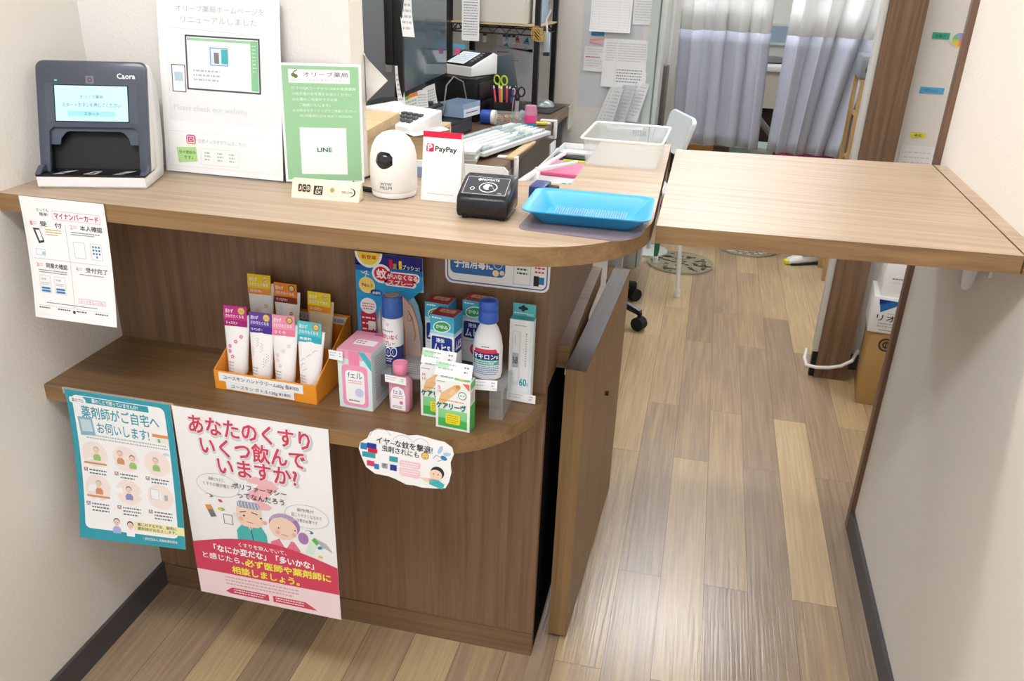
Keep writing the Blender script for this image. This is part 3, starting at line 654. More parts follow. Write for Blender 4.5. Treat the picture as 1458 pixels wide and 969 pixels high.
# security camera
t = thing('security_camera', 'white rounded security camera with black lens ball on the counter top', 'camera', (.607, -.022, Z1), math.radians(22))
M().lathe([(.034, 0), (.037, .002), (.038, .008), (.037, .010)], mat('e9e8e4', .4)).obj('base', t)
m = M(); m.lathe([(.0375, .0102), (.0395, .014), (.0398, .05), (.039, .068), (.0355, .083), (.0285, .096), (.018, .1045), (.007, .108), (0, .1083)], mat('f3f2ee', .35, coat=.2), seg=40)
A = Art(.02, .012); A.tx('WTW', .0, 0, 1, .42, K['g'], .02); A.tx('MLLM' if 0 else 'MLLM', 0, .58, 1, 1, K['g'], .02)
m.art(A, lambda x, y, l=0: Vector((.0402*math.sin((x-.5)*.5-.38), -.0402*math.cos((x-.5)*.5-.38), .018+(1-y)*.011))); m.obj('body', t)
X = Matrix.Translation((-.012, -.024, .064)) @ Matrix.Rotation(math.radians(18), 4, 'X') @ Matrix.Rotation(math.radians(-24), 4, 'Z')
m = M().lathe([(0, -.0185), (.009, -.0165), (.015, -.011), (.0185, 0), (.015, .011), (.009, .0165), (0, .0185)], GLOSSBLACK, X=X, seg=28); m.obj('lens_ball', t)
one(M().tube([(.57, -.03, 1.004), (.555, -.025, 1.004), (.54, -.03, 1.004), (.525, -.01, 1.004), (.515, .02, 1.004), (.53, .07, 1.004), (.53, .16, 1.0035)], .0022, RUBBER)
    .cyl((.572, -.03, 1.0055), (.55, -.026, 1.0055), .0045, RUBBER), 'cable', 'thin black plug cable leaving the white security camera', 'cable')

# payment tent card
t = thing('payment_card', 'white payment sign with a red top edge beside the security camera', 'payment sign', (.661, -.040, Z1), math.radians(0))
A = Art(.068, .114); A.rect(0, 0, 1, .085, ink('dc2344'), 1)
A.rrect(.09, .175, .28, .29, .03, ink('dc2344'), 2); A.tx('P', .13, .19, .24, .275, K['w'], .03, 4); A.line([(.08, .20), (.2, .185)], .02, K['w'], 3)
A.tx('PayPay', .32, .205, .86, .30, ink('35353a'), .02); A.dashes(.15, .89, .85, 1, .025, K['lg'])
P = curled(lambda x, y: Vector((.068*x, (1-y)*.018, (1-y)*.112)))
m = M().grid(P, 1, 1, paper(), th=.0012).art(A, P); m.box(0, .068, 0, .045, 0, .0012, WHITE)
m.prism([(.004, .002), (.044, .002), (.019, .110), (.017, .110)], .066, .0672, WHITE, X=Matrix(((0, 0, 1, 0), (1, 0, 0, 0), (0, 1, 0, 0), (0, 0, 0, 1)))); m.obj('card', t)

# card terminal
t = thing('card_terminal', 'black contactless card terminal on the counter, left of the blue coin tray', 'card terminal', (.748, -.128, Z1), math.radians(2))
m = M(); side([(.006, .004), (0, .012), (.001, .030), (.006, .038), (.058, .056), (.080, .056), (.086, .05), (.09, .004)], 0, .083, mat('17181b', .28), m, .004)
for x in (.012, .071):
    for y in (.012, .078): m.cyl((x, y, 0), (x, y, .0045), .005, RUBBER)
m.obj('housing', t)
A = Art(.074, .047); A.rrect(0, 0, 1, 1, .06, ink('3a3d44'), 1); A.frame(.04, .05, .96, .95, .012, K['lg'], 2)
A.tx('● Rakuten' if 0 else '●PAYGATE', .28, .12, .74, .24, K['w'], .01, 3)
A.ring(.55, .58, .19, .02, K['w'], 3, ry=.16); A.ell(.53, .56, .09, K['w'], 4, ry=.09); A.rrect(.56, .52, .72, .68, .02, ink('3a3d44'), 5); A.line([(.6, .45), (.72, .75)], .02, K['w'], 5); A.ring(.22, .68, .045, .014, K['w'], 3); A.tx('VISA', .78, .84, .88, .89, K['w'], 0, 3)
tp = lambda x, y, l=0: Vector((.0045+.074*x, .0075+.050*(1-y), .0387+.0173*(1-y)+l+.0003))
M().grid(tp, 1, 1, mat('2b2d33', .25), th=.0002).art(A, tp).obj('touch_panel', t)
M().tube([(.05, .085, .03), (.055, .11, .02), (.05, .16, .012), (.04, .26, .006)], .004, RUBBER).obj('cord', t)
t2 = thing('power_adapter', 'small dark blue adapter with a pink label behind the card terminal', 'adapter', (.832, .024, Z1), math.radians(-4))
M().box(0, .028, 0, .05, 0, .024, mat('2b3c78', .4), bev=.003).obj('body', t2); M().box(.028, .045, .004, .04, .004, .02, RUBBER, bev=.002).obj('plug', t2)
M().box(.012, .022, -.0006, -.0001, .004, .02, ink('ef8fd2')).obj('pink_label', t2)

# blue coin tray on a clear mat
pts = arc(.87, -.135, .018, 180, 270, 5)+arc(.97, -.10, .072, -62, 0, 8)+arc(1.027, .0, .015, 0, 90, 5)+arc(.875, .0, .018, 90, 180, 5)
one(M().prism(pts, Z1+.0002, Z1+.0016, mat('9a8f9c', .12, alpha=.45)), 'clear_mat', 'clear greyish plastic mat under the blue coin tray', 'mat')
t = thing('coin_tray', 'blue plastic coin tray with rough grip pad at the rounded corner of the counter', 'tray', (.950, -.060, Z1+.0018), math.radians(1))
BL = mat('36a3de', .4, coat=.1); BLD = mat('2f9ad8', .45)
def rr(w, d, r, n=5): return arc(-w+r, -d+r, r, 180, 270, n)+arc(w-r, -d+r, r, 270, 360, n)+arc(w-r, d-r, r, 0, 90, n)+arc(-w+r, d-r, r, 90, 180, n)
m = M(); lv = [(.072, .046, .010, 0), (.092, .067, .014, .0205), (.099, .074, .018, .0225), (.0995, .0745, .018, .0245), (.096, .071, .016, .0245), (.089, .064, .013, .0205), (.070, .044, .010, .0025)]
t_ = bmesh.new(); R_ = [[t_.verts.new((x, y, z)) for x, y in rr(w, d, r)] for w, d, r, z in lv]
for a, b in zip(R_, R_[1:]):
    for i in range(len(a)): t_.faces.new((a[i], a[(i+1) % len(a)], b[(i+1) % len(a)], b[i]))
t_.faces.new(R_[0][::-1]); t_.faces.new(R_[-1]); m.merge(t_, BL)
m.obj('tray_body', t)
m = M(); gp = mat('8fc4e0', .5)
m.box(-.060, .060, -.034, .034, .0026, .0034, BLD, bev=.0003)
for i in range(30):
    for j in range(14):
        x, y = -.057+i*.0039, -.031+j*.0048
        m.box(x, x+.0022, y, y+.0026, .0034, .0058, gp)
m.obj('grip_pad', t)

# white tray edge behind and the clear container
t = thing('letter_tray', 'white shallow letter tray standing along the staff edge of the counter behind the payment sign', 'tray', (.53, .105, Z1))
M().prism(arc(.01, .022, .01, 180, 270, 4)[:0]+[(0, 0), (.248, 0), (.248, .024), (.240, .032), (0, .032)], 0, .003, mat('dfe3e4', .4), X=Matrix(((1, 0, 0, 0), (0, 0, 1, 0), (0, 1, 0, 0), (0, 0, 0, 1)))).box(0, .248, .003, .03, 0, .003, mat('dfe3e4', .4)).obj('body', t)
M().box(.002, .16, -.0012, -.0002, .001, .02, ink('8794b4')).obj('blue_label', t)
FR = mat('eaf0f3', .25, alpha=.24, name='frosted_plastic'); FRE = mat('f8fafb', .3, alpha=.85)
t = thing('plastic_container', 'frosted clear plastic bin at the far end of the counter beside the flap', 'container', (.958, .415, Z1+.0005), math.radians(-1.5))
m = M(); lv = [(.072, .088, .012, 0), (.079, .097, .012, .052), (.077, .095, .011, .052), (.070, .086, .010, .0025)]
t_ = bmesh.new(); R_ = [[t_.verts.new((x, y, z)) for x, y in rr(w, d, r)] for w, d, r, z in lv]
for a, b in zip(R_, R_[1:]):
    for i in range(len(a)): t_.faces.new((a[i], a[(i+1) % len(a)], b[(i+1) % len(a)], b[i]))
t_.faces.new(R_[0][::-1]); t_.faces.new(R_[-1]); m.merge(t_, FR); m.obj('bin', t)
pts = rr(.081, .099, .012); m = M(); m.tube([(x, y, .0525) for x, y in pts], .0026, FRE, closed=True, seg=6); m.obj('rim', t)
A = Art(.03, .01); A.tx('951200', 0, 0, 1, 1, K['g'], .01); M().art(A, lambda x, y, l=0: Vector((.0+.03*x, .0935-l, .030+.012*(1-y)))).obj('marking', t)

# ================================================================== PRODUCTS ON THE LOWER SHELF
ZS = .6427
def pbox(name, label, cat, p, rz, w, d, h, body, front=None, top=None, right=None, group=None, topm=None, tab=None):
    """printed carton standing at p (front-left corner of its base)"""
    m = M().box(0, w, 0, d, 0, h, body, bev=.0006, seg=1)
    if topm: m.box(.0004, w-.0004, .0004, d-.0004, h, h+.0004, topm)
    if front: m.art(front, flat(w, h, (0, -.0002, 0)))
    if top: m.art(top, lambda x, y, l=0: Vector((w*x, d*(1-y), h+.0006+l)))
    if right: m.art(right, lambda x, y, l=0: Vector((w+.0002+l, d*x, h*(1-y))))
    t = thing(name, label, cat, (p[0], p[1], p[2]), math.radians(rz), group); m.obj('carton', t)
    if tab:
        tw, th, tm, ta = tab; q = M().box(w/2-tw/2, w/2+tw/2, d-.0012, d-.0002, h, h+th, tm)
        if ta: q.art(ta, flat(tw, th, (w/2-tw/2, d-.0014, h)))
        q.obj('hanging_tab', t)
    return t
# orange display
OR = mat('f09a2c', .45); ORD = mat('e08a22', .5); TAG = paper('f6f7f8')
t = thing('display_box', 'orange cardboard display tray of hand creams on the lower shelf', 'display box', (.300, -.150, ZS), math.radians(-2))
W_, D_ = .203, .150
SX = Matrix(((0, 0, 1, 0), (1, 0, 0, 0), (0, 1, 0, 0), (0, 0, 0, 1)))
M().box(0, W_, 0, D_, 0, .002, OR).box(.001, W_-.001, .0, .0015, .002, .037, OR).obj('tray', t)
for x in (0, W_-.0015): M().prism([(0, 0), (D_, 0), (D_, .112), (D_-.01, .112), (0, .037)], x, x+.0015, OR, X=SX).obj('side_panel', t)
M().box(.0015, W_-.0015, D_-.0015, D_, 0, .112, OR).obj('back_panel', t)
M().box(.0015, W_-.0015, .073, .0745, .002, .075, ORD).obj('divider', t)
A = Art(.168, .016); A.tx('ユースキン ハンドクリーム60g 各¥700', .06, .2, .95, .8, K['k'], .0)
M().box(.010, .178, -.0012, -.0004, .0175, .0345, TAG).art(A, flat(.168, .017, (.010, -.0014, .0175))).obj('price_strip', t)
A = Art(.135, .014); A.tx('ユースキン ボトル120g ¥1800', .08, .2, .95, .8, K['k'], .0)
M().box(.024, .160, -.0022, -.0014, .003, .0172, TAG).art(A, flat(.136, .0142, (.024, -.0024, .003))).obj('price_strip', t)
A = Art(.17, .014); A.tx('ユースキン ハンドクリーム ¥1000', .1, .2, .95, .8, K['k'], .0)
M().box(.06, .198, D_-.0030, D_-.0018, .092, .108, TAG).art(A, flat(.138, .016, (.06, D_-.0033, .092))).obj('back_strip', t)

def cream(label, p, rz, w, h, card, card2, text2, petal, body='f5f4f2', seal='e8c24a', tilt=8, cap=None, bodytop=None, kind='flower'):
    t = thing('cream_tube', label, 'hand cream', p, math.radians(rz), 'hand cream tubes in the orange display')
    t.rotation_euler = (math.radians(-tilt), 0, math.radians(rz))
    B = mat(body, .35, coat=.15); m = M(); n = 28; rings = []; t_ = bmesh.new()
    for fz in (0, .04, .12, .4, .7, .93, 1.0):
        a = w*.36+(w*.5-w*.36)*min(1, fz*1.05); b = .0135*(1-fz)**.8+.0012
        if fz == 0: a *= .86; b *= .8
        rings.append([t_.verts.new((a*math.cos(2*PI*k/n), b*math.sin(2*PI*k/n), .012+fz*(h-.012))) for k in range(n)])
    for a, b in zip(rings, rings[1:]):
        for i in range(n): t_.faces.new((a[i], a[(i+1) % n], b[(i+1) % n], b[i]))
    t_.faces.new(rings[0][::-1]); t_.faces.new(rings[-1]); m.merge(t_, B)
    A = Art(w, h); P_ = ink(petal); rd = random.Random(len(label))
    for i in range(5):
        x, y = .22+.56*rd.random(), .32+.30*i/4
        if kind == 'flower':
            for q in range(5): A.ell(x+.045*math.cos(q*1.256), y+.045*math.sin(q*1.256)*A.ar, .032, P_, 1, n=8)
            A.ell(x, y, .02, K['w'], 2, n=6)
        elif kind == 'sprig':
            for q in range(7): A.ell(x+(q % 2-.5)*.05, y-.06+q*.02, .018, P_, 1, n=6)
        else: A.line([(x-.08, y+.015), (x, y-.02), (x+.08, y-.03)], .02, P_, 1)
    A.dashes(.18, .70, .45, 4, .045, K['lg'])
    def tf(x, y, l=0):
        fz = max(0, min(1, ((1-y)*h-.012)/(h-.012))); a = w*.36+(w*.5-w*.36)*min(1, fz*1.05); b = .0135*(1-fz)**.8+.0012
        xx = (x-.5)*w; k = max(0, 1-(xx/a)**2)**.5; return Vector((xx, -b*k-.0004-l, (1-y)*h))
    m.art(A, tf, ny=6, nx=4); m.obj('tube', t)
    M().lathe([(w*.30, 0), (w*.32, .002), (w*.31, .013), (w*.2, .0135)], mat('f3e6e2', .4) if body[0] == 'f' else mat('d8b06a', .4), sy=.55).obj('cap', t)
    cw, ch = w*.86, .038; A = Art(cw, ch); A.rect(0, 0, 1, 1, ink(card), 0); A.rect(0, .68, 1, 1, ink(card2), 1)
    A.tx('思わず', .08, .16, .42, .34, K['w'], .02, 3); A.tx('さわりたくなる', .08, .42, .88, .58, K['w'], .02, 3); A.tx(text2, .1, .76, .6, .90, K['w'], .02, 3)
    A.ell(.78, .22, .15, ink(seal), 2); A.ell(.78, .22, .10, ink('f0d890'), 3); A.dashes(.70, .18, .86, 2, .07, ink('9a7a2a'), lv=4)
    q = M().box(-cw/2-.001, cw/2-.001, -.0042, -.0032, h-.022, h-.022+ch, ink(card))
    q.poly = None
    q.art(A, flat(cw, ch, (-cw/2-.001, -.0044, h-.022)))
    q.obj('header_card', t)
    return t
zc = ZS+.0022
cream('white hand cream tube with magenta header card and pink flowers, front row', (.326, -.112, zc), 4, .051, .126, 'c93a8e', 'a82a72', 'ジャスミン', 'e086ae')
cream('white hand cream tube with purple header card, front row of the display', (.378, -.118, zc), 0, .051, .122, '6a4aa8', '50358c', 'ラベンダー', 'a8b4a8', kind='sprig')
cream('white hand cream tube with pale pink header card, front row of the display', (.425, -.121, zc), 2, .050, .124, 'ee9ab4', 'e87fa0', 'さくら', 'f2d2d2', seal='a87a3a')
cream('white hand cream tube with turquoise header card, front row of the display', (.474, -.121, zc), -3, .054, .118, '5bc3cf', '35aebd', '無香料', 'c0c4c4', kind='leaf', seal='b08a3a')
cream('white hand cream tube with yellow header card standing in the back row', (.343, -.043, zc+.032), 2, .053, .134, 'f2cf2a', 'f0a04a', 'みかん', 'e8c9a0', tilt=5)
cream('white hand cream tube with orange and dark red header card in the back row', (.396, -.045, zc+.030), -2, .054, .126, 'ee8a34', '8c3a2a', 'キンモクセイ', 'e8a860', tilt=5, seal='8a6a2a')
cream('tan hand cream tube with yellow header card in the back row', (.462, -.045, zc+.022), -4, .054, .124, 'f4dc2c', 'f0962c', 'ユースキン', 'd8c0a0', body='dfc9a4', tilt=5)

# price tags
def ptag(label, p, rz, w=.033, h=.014, lean=0, green=False):
    A = Art(w, h); A.dashes(.08, .18, .55, 2, .3, K['lg'], h=.09, seed=int(p[0]*1000)); A.dashes(.78, .2, .9, 2, .3, K['g'], h=.10)
    if green: A.rect(0, .12, .35, .5, ink('b9e6bd'), 0)
    m = M().box(0, w, 0, .0005, 0, h, TAG).art(A, flat(w, h, (0, -.0002, 0)))
    o = one(m, 'price_tag', label, 'price tag', p, math.radians(rz)); o.rotation_euler = (math.radians(lean), 0, math.radians(rz)); return o

# pink carton with bottle picture
PKM = mat('f0a6bf', .4); PBW = mat('dcecee', .4)
F = Art(.064, .108); F.rect(0, 0, 1, .14, ink('f0a6bf'), 0)
F.poly([(.34, .0), (.66, .0), (.66, .24), (.34, .24)], ink('ec8cb0'), 1); F.rrect(.12, .24, .88, .95, .12, ink('f29cbc'), 1); F.rrect(.22, .33, .78, .90, .12, K['w'], 2)
F.tx('フェルル' if 0 else 'fェル', .30, .36, .72, .46, ink('4a5a9a'), .01, 3); F.dashes(.3, .5, .7, 2, .035, ink('e890b0'), lv=3); F.dashes(.3, .84, .62, 1, .03, K['k'], h=.02, lv=3); F.ell(.62, .70, .13, ink('cdd3ee'), 3)
F.poly([(.62, 0), (.82, 0), (1, .14), (1, .30)], K['te'], 3)
T_ = Art(.064, .08); T_.rect(.28, .42, .90, .68, K['w'], 1); T_.dashes(.32, .48, .6, 2, .09, K['rd'], lv=2); T_.dashes(.60, .08, .95, 1, .06, ink('c0308a'), h=.05, lv=2)
Rr = Art(.08, .108); Rr.dashes(.15, .12, .85, 18, .042, ink('7a8690'), h=.012)
t = pbox('product_carton', 'pink and pale blue carton with a bottle picture beside the orange display', 'product box', (.543, -.150, ZS), -3, .064, .082, .113, PBW, F, T_, Rr, topm=PKM)
M().prism([(0, .108), (.082, .108), (.07, .125), (.045, .128)], .001, .063, PKM, X=SX).obj('gable_top', t) if 0 else None
ptag('white price tag on the pink and pale blue carton', (.530, -.1545, ZS+.094), -3, .026, .017)
# pink bottle
PKB = mat('f2a9c0', .25, alpha=.85, coat=.3); t = thing('liquid_bottle', 'small pink plastic bottle with a pink cap between the carton and the bandages', 'bottle', (.650, -.128, ZS), math.radians(-4))
m = M(); t_ = bmesh.new(); R_ = []
for w, d, r, z in ((.017, .010, .006, 0), (.0195, .0125, .007, .004), (.0195, .0125, .007, .056), (.014, .010, .008, .064), (.009, .008, .006, .068), (.009, .008, .006, .074)): R_.append([t_.verts.new((x, y, z)) for x, y in rr(w, d, r)])
for a, b in zip(R_, R_[1:]):
    for i in range(len(a)): t_.faces.new((a[i], a[(i+1) % len(a)], b[(i+1) % len(a)], b[i]))
t_.faces.new(R_[0][::-1]); t_.faces.new(R_[-1]); m.merge(t_, PKB)
A = Art(.028, .046); pts = [(.0, 1), (.0, .35), (.15, .1), (.5, .0), (.85, .1), (1, .35), (1, 1)]; A.poly(pts, K['w'], 1); A.tx('fェル', .2, .15, .8, .34, ink('6a4a9a'), .01, 2); A.dashes(.15, .40, .85, 2, .07, K['rd'], lv=2); A.dashes(.12, .84, .75, 2, .06, K['k'], lv=2); A.ell(.72, .68, .12, K['pk'], 2)
m.art(A, flat(.028, .046, (-.014, -.0129, .005))); m.obj('bottle', t)
M().lathe([(.0115, .072), (.013, .074), (.0135, .088), (.0125, .092), (.0095, .0925), (.009, .0905), (0, .0905)], mat('f08fae', .35, coat=.2), seg=24).obj('cap', t)
ptag('white price tag across the neck of the small pink bottle', (.628, -.146, ZS+.060), -6, .040, .014)

# mosquito spray and its die-cut card
t = thing('display_card', 'tall blue display card with a giant printed hand behind the spray can', 'display card', (.533, -.030, ZS+.0))
A = Art(.130, .25); bl = ink('2f9fd6')
A.poly([(0, .05), (0, 1), (.5, 1), (.52, .45), (.97, .24), (.97, .0), (0, 0)], bl, 1); A.rect(0, .0, .97, .1, ink('2a2a7a'), 2); A.rect(.0, .09, .97, .14, ink('2866b4'), 2)
A.ell(.20, .0, .20, K['w'], 3, a0=0, a1=180, ry=.22); A.ell(.20, .0, .165, ink('f6e04a'), 4, a0=0, a1=180, ry=.18); A.tx('新登場', .1, .02, .31, .05, K['r'], .02, 5)
A.tx('1', .50, .035, .54, .10, K['r'], .012, 6); A.tx('回', .555, .065, .60, .10, K['ye'], .02, 6); A.tx('1', .64, .04, .675, .10, K['ye'], .012, 6); A.tx('プッシュ!', .69, .065, .93, .10, K['w'], .02, 6)
A.ell(.38, .15, .14, K['w'], 4); A.rrect(.28, .125, .93, .195, .05, K['w'], 4); A.rrect(.42, .17, .88, .235, .05, K['w'], 4)
A.ell(.38, .15, .105, K['r'], 5); A.rrect(.45, .135, .91, .185, .04, ink('d93a52'), 5); A.rrect(.45, .185, .85, .225, .04, ink('d93a52'), 5)
A.tx('蚊', .31, .115, .45, .185, K['w'], .03, 6); A.tx('がいなくなる', .46, .14, .90, .18, K['w'], .03, 6); A.tx('スプレー', .48, .188, .82, .222, K['w'], .03, 6)
A.ell(.16, .25, .12, ink('f0dc7a'), 4); A.tx('No.1', .09, .235, .24, .262, K['r'], .02, 6); A.ell(.30, .30, .09, ink('2860b0'), 4, ry=.05); A.tx('無香料', .24, .292, .36, .312, K['w'], .02, 6)
A.line([(.1, .16), (.17, .14), (.14, .19)], .012, K['w'], 3); A.line([(.08, .15), (.2, .17)], .01, K['w'], 3)
A.rect(.05, .46, .28, .98, ink('c83048'), 3); A.ell(.17, .41, .12, K['w'], 4); A.dashes(.08, .39, .26, 3, .02, K['rd'], lv=5); A.dashes(.07, .50, .26, 8, .045, K['w'], h=.012, lv=4); A.rect(.16, .53, .27, .59, K['w'], 5)
SKN = ink('f4d8c8'); OL = ink('e8944a')
hand = [(.50, .30), (.56, .285), (.70, .31), (.82, .38), (.90, .50), (.94, .66), (.95, .95), (.74, .95), (.70, .80), (.70, .58), (.66, .45), (.56, .355), (.49, .335)]
A.poly(hand, SKN, 4); A.line(hand, .016, OL, 5, True); A.line([(.76, .41), (.82, .48), (.86, .60)], .014, OL, 5)
th_ = [(.70, .47), (.76, .41), (.82, .47), (.86, .60), (.84, .64), (.78, .56), (.72, .52)]; A.poly(th_, SKN, 5); A.line(th_[1:5], .014, OL, 6)
A.ring(.775, .465, .03, .008, OL, 6, ry=.05); A.poly([(.34, .44), (.36, .62), (.38, .8), (.31, .66), (.3, .5)], SKN, 4); A.line([(.34, .42), (.29, .54), (.31, .68), (.38, .86)], .014, OL, 5)
A.dashes(.74, .82, .92, 6, .018, K['g'], lv=6); A.rect(.42, .70, .70, 1, ink('6a4a3a') if 0 else bl, 0)
out = [(0, 0), (.97, 0), (.985, .26), (.80, .265), (.90, .36), (.96, .52), (.97, .96), (.74, .97), (.70, 1), (0, 1)]
m = M(); m.prism([(x*.130, (1-y)*.25) for x, y in out], -.0006, .0006, mat('8fc4e0', .5), X=Matrix(((1, 0, 0, 0), (0, 0, -1, 0), (0, 1, 0, 0), (0, 0, 0, 1))))
m.art(A, flat(.130, .25, (0, -.0008, 0))); m.obj('card', t)
t = thing('spray_can', 'white and navy mosquito spray can with a clear blue cap on the riser', 'spray can', (.619, -.078, ZS+.066))
m = M().lathe([(.0175, 0), (.0185, .002), (.0185, .088), (.016, .093)], mat('f3f4f5', .3, coat=.3), seg=32); m.lathe([(.01862, .0015), (.01862, .036)], mat('22327a', .3, coat=.3), seg=32)
A = Art(.034, .09); A.tx('200', .08, .60, .92, .80, K['w'], .05, 2); A.tx('200', .10, .62, .90, .78, ink('2a3a86'), .02, 3); A.tx('蚊がいなく', .02, .33, .98, .44, K['r'], .02, 2); A.tx('スプレー', .15, .47, .85, .57, K['r'], .02, 2); A.dashes(.2, .25, .8, 1, .05, K['g']); A.ell(.5, .12, .1, K['p'], 1); A.dashes(.3, .84, .7, 2, .05, K['w'])
m.art(A, lambda x, y, l=0: Vector(((.01875+l)*math.sin((x-.5)*1.9-.15), -(.01875+l)*math.cos((x-.5)*1.9-.15), .09*(1-y))), nx=6); m.obj('can', t)
m = M().lathe([(.0188, .090), (.0190, .094), (.0180, .124), (.0165, .1275), (0, .1278)], mat('2a62c4', .12, alpha=.9, coat=.6), seg=32); m.lathe([(.012, .1279), (.012, .1284), (0, .1284)], K['lg']); m.obj('cap', t)

# riser
t = thing('acrylic_riser', 'clear acrylic riser carrying the spray can and the itch-relief boxes', 'riser', (.592, -.118, ZS))
AC = mat('dfe6ea', .06, alpha=.25, coat=.6)
M().box(0, .24, 0, .105, .057, .0605, AC, bev=.0006).obj('top_plate', t)
for x in (.0, .2365): M().box(x, x+.0035, 0, .105, 0, .057, AC, bev=.0006).obj('side_leg', t)
M().box(.215, .2365, 0, .0035, 0, .057, mat('e8eef0', .08, alpha=.13, coat=.6), bev=.0005).obj('front_leg', t)
M().box(.0035, .215, .0, .003, .036, .057, mat('6b5a50', .2, alpha=.35)).obj('shelf_lip', t)

zr = ZS+.0608; RED = mat('b02b3c', .4)
def muhi(label, p, rz):
    F = Art(.044, .118); F.rect(0, 0, 1, .30, ink('46b0d8'), 0); F.rect(0, .24, 1, .30, ink('a8dcec'), 1); F.ell(.50, .17, .38, K['w'], 2, ry=.24, rot=-14); F.ell(.50, .17, .34, ink('3aa860'), 3, ry=.20, rot=-14)
    F.tx('かゆみ', .26, .14, .76, .20, K['w'], .02, 4); F.dashes(.08, .03, .5, 1, .04, K['w'], h=.02); F.rrect(.06, .33, .94, .60, .08, ink('253a8e'), 2); F.tx('液体', .26, .355, .62, .425, K['w'], .02, 4); F.tx('ムヒS', .14, .45, .86, .57, K['w'], .035, 4); F.dashes(.1, .64, .8, 1, .03, K['lg'], h=.015); F.ell(.62, .78, .28, ink('d84868'), 2); F.dashes(.45, .75, .8, 2, .04, K['w'], lv=3)
    T_ = Art(.04, .034); T_.rrect(.2, .2, .85, .6, .05, ink('e8c0a0'), 1); T_.tx('ムヒ', .35, .28, .7, .52, RED, .02, 3)
    R_ = Art(.034, .108); R_.rect(0, 0, 1, .28, ink('3c9cc6'), 0); R_.rect(0, .26, 1, .30, ink('a8dcec'), 1); R_.rect(.1, .33, .9, .60, ink('253a8e'), 1); R_.tx('ムヒS', .2, .40, .8, .54, K['w'], .05, 3)
    pbox('itch_relief_box', label, 'medicine box', p, rz, .044, .036, .118, mat('eef0f2', .35), F, T_, R_, topm=RED, group='blue itch-relief medicine boxes')
muhi('blue and white itch-relief box with red top standing in front of two alike', (.697, -.104, zr), -8)
muhi('blue and white itch-relief box behind the front one, nearest the spray can', (.673, -.060, zr+.003), -6)
muhi('blue and white itch-relief box behind the front one, nearest the white bottle', (.737, -.044, zr+.008), -6)

t = thing('antiseptic_bottle', 'white squeeze bottle with round blue cap and navy label on the riser', 'bottle', (.793, -.078, zr))
m = M().lathe([(.020, 0), (.0245, .003), (.0262, .012), (.0262, .060), (.0235, .080), (.018, .095), (.0135, .103), (.0125, .108)], mat('f1f2f4', .35, coat=.15), seg=36, sy=.7)
A = Art(.046, .055); A.poly([(.12, .12), (.85, .12), (.92, .25), (.08, .25)], ink('d8405a'), 1); A.rect(.03, .25, .97, .47, ink('2a3580'), 1); A.tx('マキロンs', .08, .28, .92, .44, K['w'], .03, 3); A.rect(.02, .47, .98, .64, ink('52b0a0'), 1); A.dashes(.1, .5, .9, 2, .07, K['w'], lv=2); A.dashes(.02, .68, .98, 5, .06, K['b'], lv=1)
A.dashes(.38, .03, .62, 1, .06, K['k'], lv=1)
m.art(A, lambda x, y, l=0: Vector(((.0264+l)*math.sin((x-.5)*2.1), -.7*(.0268+l)*math.cos((x-.5)*2.1), .010+.058*(1-y))), nx=8); m.obj('bottle', t)
M().lathe([(.0155, .106), (.0172, .108), (.0172, .124), (.0158, .127), (.0168, .129), (.0168, .141), (.015, .1455), (.008, .148), (0, .1484)], mat('2f5fc8', .3, coat=.3), seg=30).obj('cap', t)

# thermometer carton
F = Art(.043, .160); F.rect(.86, 0, 1, 1, ink('dff0f2'), 0); F.rrect(.12, .13, .50, .80, .12, ink('e4e6ea'), 1); F.rrect(.17, .14, .42, .76, .1, ink('f2f3f5'), 2); F.rrect(.16, .40, .42, .58, .05, ink('b8bec2'), 3)
F.tx('368', .19, .45, .39, .53, K['k'], .02, 5); F.line([(.27, .18), (.27, .29)], .02, K['lg'], 4); F.dashes(.22, .06, .75, 1, .03, K['lg']); F.tx('60', .50, .71, .80, .80, ink('35a8b4'), .02, 3); F.tx('Q' if 0 else '秒', .82, .76, .88, .80, ink('35a8b4'), .01, 3)
for i in range(13): F.rect(.70, .18+i*.03, .76, .195+i*.03, K['lg'], 2)
F.ell(.73, .16, .03, K['g'], 2)
TB = mat('5cc0c8', .4); A = Art(.042, .026); A.ell(.45, .35, .22, K['k'], 1, ry=.09); A.ell(.45, .35, .09, K['k'], 1, ry=.16); A.dashes(.05, .70, .7, 1, .2, K['w'], h=.1); A.rect(.62, .72, .9, .9, ink('a8dde2'), 2)
pbox('thermometer_box', 'tall white thermometer carton with turquoise hanging tab near the rounded shelf end', 'product box', (.822, -.040, ZS), -2, .043, .018, .160, mat('f3f5f6', .4), F, None, None, topm=TB, tab=(.041, .024, TB, A))
ptag('white price tag at the foot of the thermometer carton', (.822, -.0445, ZS+.002), -4, .054, .017)

